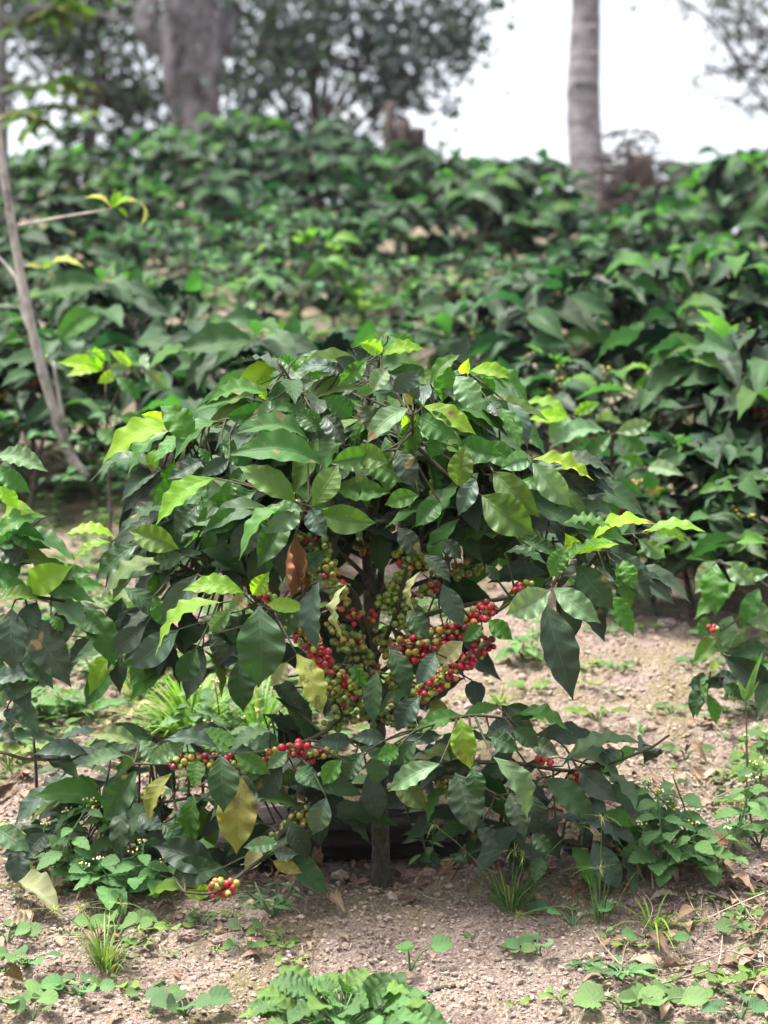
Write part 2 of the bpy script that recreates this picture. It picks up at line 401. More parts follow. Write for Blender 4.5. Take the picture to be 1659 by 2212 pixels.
ICO2 = subdiv(ICO_V, ICO_F); ICO3 = subdiv(*ICO2); ICO4 = subdiv(*ICO3)

def sphere_uv(nr=9, ns=14):
    V = [[0, 0, 1.0]]
    for i in range(1, nr):
        a = PI * i / nr
        for j in range(ns): V.append([math.sin(a) * math.cos(2 * PI * j / ns), math.sin(a) * math.sin(2 * PI * j / ns), math.cos(a)])
    V.append([0, 0, -1.0]); Ft = []; Fq = []
    for j in range(ns):
        k = (j + 1) % ns
        Ft += [[0, 1 + j, 1 + k], [len(V) - 1, 1 + (nr - 2) * ns + k, 1 + (nr - 2) * ns + j]]
        for i in range(nr - 2): Fq.append([1 + i * ns + j, 1 + (i + 1) * ns + j, 1 + (i + 1) * ns + k, 1 + i * ns + k])
    return np.array(V), np.array(Fq), np.array(Ft)
CH_V, CH_Q, CH_T = sphere_uv()
# cherry: slightly egg-shaped along z with a small scar (navel) at the far end
CH_V = CH_V * np.array([1, 1, 1.13]); _rr = np.hypot(CH_V[:, 0], CH_V[:, 1])
CH_V[CH_V[:, 2] > 1.1, 2] -= 0.10
CHC = {'green': (0.18, 0.26, 0.045), 'olive': (0.27, 0.26, 0.045), 'yellow': (0.34, 0.27, 0.035), 'orange': (0.42, 0.12, 0.03), 'red': (0.36, 0.012, 0.028), 'dark': (0.17, 0.008, 0.02)}
def cherry_cols(name):
    c = np.tile(np.array([*CHC[name], 0.0]), (len(CH_V), 1)); c[CH_V[:, 2] > 0.98] = (0.09, 0.06, 0.03, 0)
    blush = np.clip(CH_V[:, 0] * 0.5 + 0.2, 0, 1)[:, None]
    if name in ('olive', 'yellow'): c[:, :3] = c[:, :3] * (1 - 0.4 * blush) + np.array([0.28, 0.10, 0.03]) * 0.4 * blush
    return c
CH_C = {k: cherry_cols(k) for k in CHC}
def frame_z(d):
    d = unit(d); a = np.array([0, 0, 1.0]) if abs(d[2]) < 0.9 else np.array([1.0, 0, 0])
    x = unit(np.cross(a, d)); y = np.cross(d, x); return np.stack([x, y, d], 1)

# tones: linear base colour + share of light let through; p and g have sky sheen put in
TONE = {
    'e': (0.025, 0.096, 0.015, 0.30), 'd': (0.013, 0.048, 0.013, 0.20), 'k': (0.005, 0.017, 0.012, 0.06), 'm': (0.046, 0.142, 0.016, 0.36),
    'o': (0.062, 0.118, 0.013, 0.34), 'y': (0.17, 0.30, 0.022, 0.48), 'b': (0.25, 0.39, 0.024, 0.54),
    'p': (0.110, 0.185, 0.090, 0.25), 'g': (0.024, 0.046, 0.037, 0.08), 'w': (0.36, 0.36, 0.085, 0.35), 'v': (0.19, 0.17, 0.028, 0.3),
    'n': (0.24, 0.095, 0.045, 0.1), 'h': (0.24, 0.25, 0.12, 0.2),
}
def tone(k, rng, j=0.22):
    c = np.array(TONE[k]); f = 1 + (rng.rand() - 0.5) * 2 * j
    c[:3] *= f; c[0] *= 1 + (rng.rand() - 0.5) * 0.3; return c

# ------------------------------------------------------------------ world, sun, camera
w = bpy.data.worlds.new('World'); S.world = w; w.use_nodes = True
nt = w.node_tree; n = NT(nt); bg = nt.nodes['Background']
sky = nt.nodes.new('ShaderNodeTexSky'); sky.sky_type = 'NISHITA'; sky.sun_disc = False
SUN_EL, SUN_AZ = math.radians(73), math.radians(-105)      # azimuth from +Y (uphill) towards +X
sky.sun_elevation = SUN_EL; sky.sun_rotation = SUN_AZ
sky.air_density = 1.0; sky.dust_density = 5.0; sky.ozone_density = 1.0
hs = nt.nodes.new('ShaderNodeHueSaturation'); hs.inputs['Saturation'].default_value = 0.32
nt.links.new(sky.outputs[0], hs.inputs['Color']); nt.links.new(hs.outputs[0], bg.inputs['Color'])
bg.inputs['Strength'].default_value = 0.15
sl = bpy.data.lights.new('sun', 'SUN'); sl.energy = 3.2; sl.angle = math.radians(14); sl.color = (1.0, 0.98, 0.955)
so = bpy.data.objects.new('sun', sl); COL.objects.link(so)
sd = Vector((math.cos(SUN_EL) * math.sin(SUN_AZ), math.cos(SUN_EL) * math.cos(SUN_AZ), math.sin(SUN_EL)))
so.rotation_euler = (-sd).to_track_quat('-Z', 'Y').to_euler(); so.location = (0, 0, 20)

cam = bpy.data.cameras.new('camera'); co = bpy.data.objects.new('camera', cam); COL.objects.link(co); S.camera = co
co.location = (0, -D0, HC); co.rotation_euler = (PI / 2, 0, 0)
cam.sensor_fit = 'VERTICAL'; cam.sensor_height = 36; cam.sensor_width = 27; cam.lens = F / 2212 * 36
cam.clip_start = 0.1; cam.clip_end = 400
cam.dof.use_dof = True; cam.dof.focus_distance = 3.30; cam.dof.aperture_fstop = 4.8; cam.dof.aperture_blades = 0
S.view_settings.view_transform = 'Standard'; S.view_settings.look = 'None'; S.view_settings.exposure = 1.72; S.view_settings.gamma = 1
S.render.engine = 'CYCLES'
S.cycles.max_bounces = 7; S.cycles.diffuse_bounces = 4; S.cycles.glossy_bounces = 2; S.cycles.transmission_bounces = 4
S.cycles.use_denoising = True; S.cycles.sample_clamp_indirect = 6

# ------------------------------------------------------------------ ground
def axis(segs):
    out = []
    for a, b, st in segs: out.append(np.arange(a, b, st))
    return np.concatenate(out)
gx = axis([(-80, -12, 4), (-12, -4, 0.5), (-4, -1.0, 0.06), (-1.0, 1.0, 0.009), (1.0, 4, 0.06), (4, 12, 0.5), (12, 80.1, 4)])
gy = axis([(-40, -4, 2), (-4, -1.0, 0.15), (-1.0, 1.1, 0.0095), (1.1, 3.5, 0.03), (3.5, 16, 0.15), (16, 80, 4)])
X, Y = np.meshgrid(gx, gy, indexing='ij'); Z = hgt(X, Y)
gm = MB(); nx, ny = X.shape
i, j = np.meshgrid(np.arange(nx - 1), np.arange(ny - 1), indexing='ij'); i = i.ravel(); j = j.ravel()
gm.add(np.stack([X, Y, Z], -1).reshape(-1, 3), np.stack([i * ny + j, (i + 1) * ny + j, (i + 1) * ny + j + 1, i * ny + j + 1], 1))
tag(gm.build('ground', M['soil']), kind='structure')

rng = np.random.RandomState(11)
# crumbs of soil
cm = MB()
def crumb(mb, p, r, c, rng, V=ICO_V, Fc=ICO_F):
    v = V * (1 + 0.5 * (rng.rand(len(V), 1) - 0.5)) * r * (0.6 + 0.8 * rng.rand(3)); v = v @ rotm(rng).T; v[:, 2] *= 0.75
    mb.add(v + p, None, Fc, c)
for k in range(16500):
    if k < 13000: x, y = rng.uniform(-0.72, 0.72), rng.uniform(-0.80, 0.30)
    else: x, y = rng.uniform(-0.95, 0.95), rng.uniform(0.2, 1.6)
    r = 0.0021 * (1 + 1.7 * rng.rand() ** 3) * (1.5 if y > 0.3 else 1)
    if rng.rand() < 0.015: r *= 1.9
    f = 0.55 + 0.55 * rng.rand()
    c = np.array([0.335, 0.256, 0.208]) * f
    if rng.rand() < 0.04: c = np.array([0.36, 0.31, 0.26]) * (0.7 + 0.5 * rng.rand())
    crumb(cm, np.array([x, y, gz(x, y) + r * 0.25]), r, (*c, 0), rng)
tag(cm.build('soil_crumbs', M['crumb'], smooth=False), kind='stuff')

# dry straw, bits of stalk and leaf scraps
dm = MB()
for k in range(3000):
    q = rng.rand()
    if q < 0.30: x, y = rng.uniform(0.30, 0.75), rng.uniform(-0.45, 0.6)
    elif q < 0.52: x, y = rng.uniform(-0.75, -0.1), rng.uniform(-0.35, 0.7)
    elif q < 0.66: x, y = rng.uniform(-0.35, 0.35), rng.uniform(-0.12, 0.25)
    else: x, y = rng.uniform(-0.9, 0.9), rng.uniform(-0.75, 1.6)
    a = rng.rand() * 2 * PI; L = (0.012 + 0.06 * rng.rand() ** 2) if q < 0.66 else (0.006 + 0.025 * rng.rand() ** 2)
    d = np.array([math.cos(a), math.sin(a), 0]); 
    P = np.array([[x, y, 0], [x, y, 0] + d * L * 0.5 + np.array([0.1 * L * rng.randn(), 0.1 * L * rng.randn(), 0]), [x, y, 0] + d * L])
    P[:, 2] = hgt(P[:, 0], P[:, 1]) + 0.002 + 0.006 * rng.rand(3) ** 2
    c = np.array([0.36, 0.29, 0.21]) * (0.35 + 0.8 * rng.rand())
    if rng.rand() < 0.3 and L < 0.04:
        leaf(dm, P[0], P[2], [0.3 * rng.randn(), -0.3, 1], L * 0.5, (*(np.array([0.24, 0.15, 0.10]) * (0.5 + rng.rand())), 0), 'coffee', 4, 6, 0.2, 0.5, 0, 0.12, rng)
    else: tube(dm, smooth_path(P, 3), 0.0007 + 0.0007 * rng.rand(), 0.0004, 4, (*c, 0))
for k in range(90):
    x, y = (rng.uniform(.34, .74), rng.uniform(-.40, .40)) if k < 62 else (rng.uniform(-.7, -.15), rng.uniform(.1, .6)); a = rng.rand() * 6.28; L = .05 + .10 * rng.rand(); d = np.array([math.cos(a), math.sin(a), 0])
    P = np.array([[x, y, 0], [x, y, 0] + d * L * .5 + .1 * L * np.array([rng.randn(), rng.randn(), 0]), [x, y, 0] + d * L]); P[:, 2] = hgt(P[:, 0], P[:, 1]) + .004 + .022 * rng.rand(3) ** 1.5
    tube(dm, smooth_path(P, 5), .0009 + .0008 * rng.rand(), .0006, 5, (*(np.array([.36, .29, .21]) * (.4 + .8 * rng.rand())), 0))
for k in range(150):
    x, y = (rng.uniform(-.6, .6), rng.uniform(-.10, .35)) if k < 90 else (rng.uniform(.3, .75), rng.uniform(-.4, .5)) if k < 120 else (rng.uniform(-.75, -.2), rng.uniform(-.3, .6))
    a = rng.rand() * 6.28; L = .025 + .04 * rng.rand(); d = np.array([math.cos(a), math.sin(a), 0]); p0 = np.array([x, y, gz(x, y) + .004 + .006 * rng.rand()]); p1 = p0 + d * L; p1[2] = gz(p1[0], p1[1]) + .004 + .012 * rng.rand()
    leaf(dm, p0, p1, [.4 * rng.randn(), .4 * rng.randn() - .3, 1], L * .45, (*(np.array([.22, .14, .095]) * (.35 + .9 * rng.rand())), 0), 'coffee', 6, 10, .25 * rng.randn(), .4, 0, .15, rng, roll=1.6 * rng.rand())
tag(dm.build('dry_litter', M['dry']), kind='stuff')

# low leafy ground cover
def spot(rng):
    return rng.rand()
wm = MB()
def sprig(mb, x, y, s, rng, c=None, kind='round', n=None):
    z = gz(x, y); n = n or rng.randint(3, 7); a0 = rng.rand() * 6.28
    for k in range(n):
        a = a0 + k * 2.4; e = 0.25 + 0.7 * rng.rand(); d = np.array([math.cos(a) * math.cos(e), math.sin(a) * math.cos(e), math.sin(e)])
        b = np.array([x, y, z]) + d * s * (0.3 + 0.9 * rng.rand()); t = b + unit(d * [1, 1, 0.25]) * s * (0.9 + 0.5 * rng.rand())
        f = 0.7 + 0.6 * rng.rand(); cc = np.array(c if c is not None else (0.075, 0.16, 0.035)) * f
        leaf(mb, b, t, [0.2 * rng.randn(), 0.2 * rng.randn() - 0.15, 1], s * (0.9 if kind == 'round' else 0.45), (*cc, 0.25), kind, 4, 6, 0.05, 0.2, 0, 0.05, rng)
for k in range(900):            # near: fine seedlings
    x, y = rng.uniform(-0.8, 0.8), rng.uniform(-0.8, 0.9)
    dens = vn(x * 3.1, y * 3.1, 77, 5) + 0.22 * (abs(x) > 0.3) + 0.1
    if dens < 0.12: continue
    sprig(wm, x, y, 0.005 + 0.012 * rng.rand() ** 2, rng, (0.085, 0.17, 0.04) if rng.rand() < 0.7 else (0.13, 0.2, 0.03))
for k in range(3000):            # slope just behind the plant
    x, y = rng.uniform(-1.6, 1.6), rng.uniform(0.32, 2.4)
    path = math.exp(-((x - 0.33 - .05 * y) / 0.16) ** 2)
    if vn(x * 2.3, y * 2.3, 17, 25) < -0.1 + .42 * path - .28 * (x < -.05): continue
    sprig(wm, x, y, 0.012 + 0.03 * rng.rand() ** 2, rng, (0.06, 0.14, 0.03), 'round' if rng.rand() < 0.4 else 'coffee')
for k in range(5200):           # up the slope
    y = rng.uniform(2.2, 10.5); x = rng.uniform(-1, 1) * (0.3 + (y + D0) * 0.2)
    if vn(x * 1.1, y * 1.1, 57, 35) < -0.12: continue
    sprig(wm, x, y, 0.02 + 0.035 * rng.rand(), rng, (0.04, 0.09, 0.03) if rng.rand() < 0.6 else (0.085, 0.145, 0.055), 'coffee')
tag(wm.build('ground_cover', M['weed']), kind='stuff')

# air: the far slope and the trees beyond it fade a little
hz = MB(); a_ = np.array([[x, y, z] for x in (-83, 83) for y in (-43, 83) for z in (-16, 10)], float)
hz.add(a_, [[0, 1, 3, 2], [4, 6, 7, 5], [0, 4, 5, 1], [2, 3, 7, 6], [0, 2, 6, 4], [1, 5, 7, 3]])
m, nt = newmat('air'); pv = nt.nodes.new('ShaderNodeVolumePrincipled'); pv.inputs['Color'].default_value = (.92, .95, 1, 1); pv.inputs['Density'].default_value = 0.0005; pv.inputs['Anisotropy'].default_value = 0.2
ov = nt.nodes.new('ShaderNodeOutputMaterial'); nt.links.new(pv.outputs[0], ov.inputs['Volume'])
tag(hz.build('haze', m, smooth=False), kind='stuff')
# ------------------------------------------------------------------ the fruiting coffee plant
HERO_LEAVES = '''
605 778 511 845 44 b
600 775 648 798 30 m
650 768 690 820 36 m
735 803 645 800 30 g
580 853 456 870 30 m
550 835 590 815 24 b
562 830 572 862 22 b
600 820 615 915 46 d
585 865 560 908 24 p
645 863 642 925 40 d
365 915 308 896 30 b
368 922 296 940 26 b
418 955 350 880 62 m
380 925 232 995 46 y
380 925 283 1020 34 p
335 970 330 1020 30 y
430 968 450 1000 36 d
480 962 545 1005 60 d
695 1003 505 985 66 d -.03
665 950 520 938 42 d
440 993 367 1033 36 g
495 993 435 1026 34 g
640 1085 523 1012 58 o -.06
676 1093 728 1008 56 o -.06
465 1033 345 1128 44 y -.04
500 1035 490 1090 36 m
655 1105 590 1095 20 p -.06
645 1093 575 1150 52 p -.06
650 1100 525 1205 34 m -.05
670 1100 705 1160 52 g -.05
690 1110 806 1128 62 o -.05
826 768 912 755 28 b
838 725 907 752 24 m
826 760 778 742 34 y
815 742 838 715 22 p
760 752 790 770 22 g
792 778 733 832 36 m
745 800 700 790 26 g
770 790 725 775 28 g
835 800 800 850 40 p -.04
770 850 805 840 26 d -.04
806 822 845 812 26 d
850 845 905 800 50 g -.03
893 860 905 835 38 g -.04
965 783 955 864 58 m -.04
930 830 990 770 30 m
1000 808 1012 776 24 b
1015 802 1107 818 30 b
1018 812 1137 875 38 m
985 812 1032 888 56 p -.05
870 850 890 875 24 v -.06
882 883 796 955 46 p -.06
915 877 1022 936 40 y -.06
905 890 870 925 36 y -.05
895 905 880 985 50 m -.05
905 900 985 945 60 d -.03
858 972 893 1050 52 k -.06
990 1050 1005 965 90 o -.03
1045 800 1060 860 30 m
1095 870 1137 965 36 g
1075 880 1120 965 36 m
1060 870 1080 900 30 g
1150 990 1085 1012 44 p -.03
1150 993 1275 1036 32 b -.03
1150 1000 1228 1090 58 p -.04
1082 1020 1058 1040 24 g -.03
1065 1018 1160 1112 62 o -.04
1028 1035 992 1110 42 g -.05
1120 1040 1235 1095 40 m
1040 1070 1150 1150 82 o -.02
790 992 870 1040 64 m -.02
840 1000 760 980 70 o -.04
800 985 718 1000 52 m -.03
930 990 960 930 60 d
990 965 1080 985 60 d
1040 960 1120 1005 50 d
905 1070 835 1090 40 m -.02
950 1085 900 1135 52 d
560 940 640 905 44 d
700 930 640 890 60 d
760 900 700 860 54 d
830 930 770 880 60 k
700 900 745 960 44 k
400 1050 450 1110 60 d
430 1090 380 1150 56 g
440 1090 545 1075 50 d
520 1100 445 1145 46 d
555 1120 505 1200 60 k
380 1010 450 1060 44 k
1215 1133 1320 1141 20 m
1245 1197 1222 1154 42 b -.03
1277 1172 1412 1136 28 b
1250 1197 1332 1177 28 b -.03
1395 1153 1517 1150 24 y
1385 1150 1480 1172 18 b
1378 1164 1434 1203 38 p
1190 1247 1222 1182 46 m -.05
1205 1249 1327 1178 24 m -.04
1245 1220 1322 1312 64 d -.04
1330 1215 1358 1318 36 m
1345 1210 1370 1270 40 m
1195 1270 1292 1342 52 p -.05
1190 1275 1098 1325 82 p -.08
1175 1300 1234 1500 76 k -.07
1310 1280 1366 1370 42 m
1130 1168 1202 1198 32 d
1090 1195 1176 1218 22 d
1050 1220 1078 1252 26 d
955 1166 995 1206 42 k
860 1140 905 1195 62 k
915 1200 970 1255 34 k
955 1262 998 1350 46 g
880 1320 925 1375 60 d .03
1000 1385 945 1430 52 h
940 1410 900 1478 40 g -.04
1020 1470 1030 1530 44 k .02
930 1515 970 1556 52 v
905 1505 860 1575 60 g -.04
1055 1340 1105 1380 48 m
1040 1350 1000 1385 30 m
908 1235 900 1326 15 h -.03
880 1165 900 1205 40 d
1000 1546 895 1585 36 m -.04
995 1550 1016 1655 54 y -.08
1078 1530 1003 1548 26 m
1095 1525 1160 1545 34 d
1115 1545 1222 1577 34 m
1110 1560 1050 1590 44 g
1105 1575 1160 1610 56 d -.03
1060 1590 1120 1620 50 d -.03
1150 1600 1205 1630 44 g
1010 1570 975 1640 50 d -.03
1215 1655 1390 1610 30 d
1340 1620 1290 1650 30 g
1385 1620 1320 1665 24 m
950 1650 845 1706 48 p -.08
900 1600 850 1650 54 d -.03
1022 1655 1036 1724 46 d -.08
985 1670 1020 1792 80 k -.05
1065 1635 1134 1762 50 p -.08
1100 1715 1132 1806 52 k -.03
1145 1715 1160 1795 50 k
1175 1680 1278 1766 56 d
1250 1665 1328 1728 52 g
1265 1725 1310 1755 40 g
1280 1820 1338 1916 58 g -.03
1200 1770 1336 1826 36 g
1150 1800 1190 1840 44 d
1030 1790 1080 1825 40 k
1170 1850 1155 1905 44 d
1300 1755 1365 1785 34 m
1330 1810 1400 1790 40 m
250 1163 145 1156 26 b
240 1172 165 1210 20 y
386 1186 284 1148 56 o
365 1216 222 1300 36 d
268 1270 362 1348 44 d
426 1240 352 1342 50 g
300 1175 212 1245 46 d
400 1200 330 1215 40 d
386 1360 288 1438 62 g -.03
315 1352 247 1405 50 g
526 1281 402 1276 42 y -.06
546 1285 580 1238 60 b -.06
478 1302 345 1410 36 y -.05
540 1285 495 1320 34 p -.06
500 1315 455 1362 36 p -.06
560 1308 558 1474 112 d -.10
577 1306 661 1314 32 y -.07
515 1424 525 1532 56 d
460 1370 480 1426 50 k
425 1400 385 1470 50 d
260 1406 197 1497 44 y
275 1395 310 1455 48 m
690 1256 688 1400 46 g -.05
750 1262 744 1378 18 h -.05
640 1300 600 1380 50 d
400 1270 385 1330 56 k
330 1290 360 1350 40 m
620 1110 560 1220 60 d
600 1150 610 1250 46 k
300 1607 195 1588 36 p
300 1600 345 1650 44 p -.03
270 1631 183 1655 32 p
395 1610 325 1648 40 p -.03
470 1616 360 1600 34 g
585 1580 500 1622 28 p
500 1623 430 1605 26 m
295 1664 230 1762 64 d -.06
476 1630 482 1748 66 d -.08
425 1640 420 1700 44 m -.04
372 1670 324 1772 36 v -.04
232 1735 80 1722 52 m -.03
265 1740 262 1858 42 k -.04
180 1770 110 1752 60 k
375 1890 474 1872 86 d -.05
470 1880 340 1830 72 k
620 1625 580 1660 44 p
505 1630 580 1670 40 m -.05
640 1665 690 1700 50 d
705 1722 678 1798 58 g -.05
610 1655 560 1720 60 k
740 1640 700 1692 50 m -.06
785 1625 745 1685 52 d -.06
830 1620 808 1690 52 d -.07
860 1615 815 1640 44 m -.05
760 1600 690 1600 36 g
830 1600 760 1595 34 g
870 1600 950 1590 34 g
600 1820 530 1830 34 p -.05
590 1840 640 1845 40 g -.04
560 1830 530 1880 44 h
590 1860 650 1885 30 v
420 1920 322 1936 28 y -.04
395 1930 462 1922 32 y -.04
350 1780 400 1830 60 d
300 1760 350 1790 50 g
760 1000 700 1030 50 k
815 1450 808 1560 40 d -.04
840 1400 880 1500 46 d .02
650 1230 700 1190 40 d
620 1430 590 1480 40 h .02
760 1440 790 1480 40 m .03
'''
SPECIAL_LEAVES = [   # leaves that look unlike the rest: (bx, by, tx, ty, w, tone, dy, label)
    (640, 1412, 697, 1549, 60, 'w', -.08, 'yellowing leaf with a pale midrib hanging below the berries'),
    (520, 1676, 511, 1846, 92, 'v', -.03, 'large olive yellow leaf with brown blotches'),
    (215, 1700, 130, 1690, 30, 'm', 0, None),
]
BR = {   # branches: polyline (px, py, y)
 'a': [(790, 960, 0), (720, 900, -.06), (650, 850, -.10), (604, 785, -.12)],
 'b': [(790, 940, 0), (870, 870, -.03), (950, 830, -.06), (1012, 804, -.08)],
 'c': [(785, 1030, 0), (650, 970, -.06), (520, 905, -.08), (400, 935, -.06), (372, 922, -.05)],
 'd': [(787, 1180, 0), (720, 1150, -.15), (660, 1092, -.27)],
 'e': [(787, 1060, 0), (880, 980, -.18), (892, 885, -.26)],
 'f': [(788, 1080, 0), (950, 1030, -.10), (1080, 1000, -.10), (1148, 993, -.09)],
 'g': [(798, 1320, 0), (900, 1262, .02), (1040, 1222, .02), (1112, 1182, 0), (1250, 1165, 0), (1385, 1152, 0)],
 'h': [(804, 1370, 0), (950, 1320, -.12), (1100, 1290, -.18), (1190, 1264, -.18), (1235, 1200, -.16), (1310, 1190, -.10)],
 'i': [(795, 1270, 0), (650, 1225, -.05), (500, 1262, -.06), (400, 1226, -.04), (320, 1190, -.02), (252, 1165, 0)],
 'k': [(808, 1570, 0), (760, 1500, -.10), (700, 1430, -.17), (630, 1345, -.22), (555, 1306, -.27)],
 'l': [(790, 1245, 0), (762, 1218, -.07), (730, 1190, -.13), (690, 1180, -.16)],
 'm': [(810, 1460, 0), (900, 1400, -.13), (990, 1362, -.18), (1078, 1318, -.20), (1115, 1290, -.20)],
 'n': [(815, 1560, 0), (900, 1500, -.17), (980, 1450, -.21), (1050, 1390, -.21), (1095, 1345, -.18)],
 'o': [(822, 1650, 0), (900, 1590, -.18), (1000, 1548, -.27), (1100, 1552, -.22)],
 'p': [(822, 1670, 0), (950, 1650, -.16), (1100, 1648, -.18), (1250, 1664, -.13), (1390, 1622, -.10), (1446, 1588, -.08)],
 'q': [(812, 1480, 0), (748, 1529, -.08), (698, 1583, -.16), (600, 1620, -.22), (480, 1632, -.24), (380, 1650, -.22), (290, 1650, -.20)],
 'r': [(820, 1700, 0), (740, 1700, -.08), (660, 1735, -.14), (590, 1830, -.16)],
 's': [(822, 1715, 0), (900, 1690, -.12), (990, 1680, -.22), (1080, 1720, -.22)],
 't': [(822, 1740, 0), (700, 1780, -.12), (560, 1860, -.24), (470, 1925, -.30), (400, 1928, -.30)],
 'u': [(822, 1720, 0), (960, 1750, -.03), (1120, 1790, -.08), (1260, 1828, -.10), (1330, 1830, -.10)],
 'v': [(802, 1410, 0), (785, 1350, -.08), (772, 1290, -.12), (745, 1260, -.13)],
 'w': [(806, 1440, 0), (850, 1340, -.10), (880, 1230, -.13), (903, 1180, -.13)],
 'x': [(812, 1540, 0), (852, 1470, -.09), (885, 1420, -.12)],
 'z': [(798, 860, 0), (815, 800, -.03), (826, 750, -.05)],
 'A': [(820, 1640, 0), (760, 1600, -.14), (640, 1640, -.12), (520, 1700, -.06), (300, 1740, -.02), (220, 1735, 0)],
 'B': [(800, 1340, 0), (700, 1330, .05), (480, 1350, .06), (380, 1365, .03), (270, 1395, .02)],
}
BACK = [(880, 640, .24), (900, 620, .20), (930, 960, .20), (960, 700, .30), (1000, 540, .16), (1010, 1040, .16), (1050, 860, .32), (1080, 640, .22), (1110, 1010, .20), (1150, 490, .12), (1160, 1090, .18), (880, 760, .22), (1000, 870, -.02), (960, 620, -.02), (1070, 980, -.03), (1030, 560, -.05)]
# berries: polyline px + y, number, share of ripe at its two ends, spread in px
BERRIES = [
 ('690 1180 735 1290', -.16, 52, .10, .25, 24), ('655 1215 690 1240', -.14, 10, .6, .4, 13), ('735 1290 765 1340', -.13, 14, .3, .8, 14),
 ('628 1345 668 1395', -.23, 26, .15, .5, 18), ('668 1385 702 1430', -.21, 34, .9, .95, 20), ('695 1440 765 1500', -.16, 52, .35, .2, 22),
 ('735 1385 775 1390', -.10, 30, .15, .2, 20), ('790 1410 810 1450', -.08, 16, .1, .1, 14), ('745 1490 805 1545', -.08, 44, .06, .04, 24),
 ('570 1285 585 1300', -.20, 10, .4, .2, 12), ('600 1175 625 1190', -.15, 10, .3, .2, 13), ('790 1325 812 1335', -.10, 6, .9, .9, 10),
 ('865 1205 915 1215', -.12, 26, .1, .3, 18), ('875 1240 850 1290', -.11, 30, .08, .12, 18), ('825 1300 880 1320', -.10, 30, .05, .08, 18), ('890 1290 940 1270', -.09, 16, .1, .7, 14),
 ('985 1235 1030 1225', -.06, 26, .15, .1, 17), ('1005 1345 1060 1315', -.20, 36, .75, .8, 18), ('930 1385 1010 1350', -.19, 44, .75, .95, 19), ('1010 1345 1030 1370', -.18, 14, .9, .9, 14),
 ('855 1395 915 1380', -.16, 16, .6, .8, 14), ('880 1430 918 1400', -.16, 26, .8, .9, 16), ('905 1500 960 1470', -.21, 36, .65, .75, 18), ('960 1465 1010 1420', -.22, 26, .7, .95, 18), ('1010 1430 1045 1395', -.20, 20, .9, .9, 14), ('1055 1385 1060 1400', -.19, 6, .95, .95, 10),
 ('850 1450 875 1520', -.09, 44, .03, .05, 22), ('830 1550 870 1565', -.08, 14, .03, .02, 14), ('880 1520 900 1570', -.05, 16, .02, .02, 14),
 ('580 1640 655 1615', -.23, 40, .25, .9, 16), ('660 1640 745 1615', -.21, 18, .5, .15, 9), ('370 1648 470 1640', -.23, 34, .7, .4, 13), ('495 1635 535 1655', -.24, 16, .9, .4, 13),
 ('665 1755 590 1820', -.14, 44, .1, .25, 16), ('470 1922 494 1916', -.29, 30, .95, .45, 20), ('1165 1640 1185 1645', -.20, 8, .9, 1, 10), ('1235 1672 1255 1680', -.13, 5, .9, 1, 7),
 ('955 1690 975 1710', -.16, 12, .02, .02, 13), ('700 1575 760 1550', -.10, 18, .05, .15, 14), ('755 1035 785 1045', -.04, 10, .95, .9, 11), ('1120 1275 1145 1262', -.22, 10, .5, .3, 10),
 ('830 1130 845 1140', -.04, 4, 0, 0, 8), ('770 1170 790 1190', -.01, 10, .5, .5, 12), ('640 1090 652 1098', -.26, 3, .1, .1, 5), ('780 1170 825 1210', .05, 14, .5, .4, 14), ('700 1470 740 1545', -.12, 24, .1, .1, 18), ('650 1165 680 1170', -.13, 10, .5, .3, 12), ('720 1350 760 1400', -.13, 18, .2, .1, 16), ('860 1340 890 1370', -.10, 16, .1, .2, 14), ('910 1200 950 1240', -.08, 14, .2, .4, 13), ('765 1430 780 1480', -.10, 20, .05, .05, 16), ('820 1360 850 1430', -.06, 22, .05, .05, 16),
]
def front_y(px, py):
    R = np.interp(py, [740, 850, 1000, 1200, 1400, 1480, 1600, 1800, 1950], [.12, .27, .37, .42, .40, .30, .42, .40, .34])
    dx = (px - 815) / F * 3.4
    return -0.62 * math.sqrt(max(0, R * R - dx * dx))

def view_leaf(mb, P0, P1, app, tn, rng, nu=8, nv=26, far=False, maxr=0.43, rnd=None):
    """a leaf from P0 to P1; app = the width it shows, the rest of its width is turned away"""
    A = unit(P1 - P0); L = np.linalg.norm(P1 - P0)
    v = unit(0.5 * (P0 + P1) - np.array([0, -D0, HC])); Fv = unit(-v + A * A.dot(v)); G = np.cross(A, Fv)
    if G[2] < -0.02 or (abs(G[2]) <= 0.02 and rng.rand() < 0.5): G = -G
    app *= .93; true = max(app, min(maxr * L, max(app * 1.06, 0.37 * L)))
    true = min(true, .58 * L); th = math.acos(min(1.0, app / true)) + (rng.rand() - 0.3) * 0.22
    N = math.cos(th) * Fv + math.sin(th) * G
    old = tn in 'dkgove'
    leaf(mb, P0, P1, N, true, tone(tn, rng), 'coffee', nu, nv, 0.07 + 0.11 * rng.rand() + (0.05 if th > 0.6 else 0), 0.18 + 0.38 * rng.rand(), 0.007 if nv > 20 else 0.0,
         (0.075 if old else 0.11) * (0.5 + 0.9 * rng.rand()), rng, rnd=rnd)

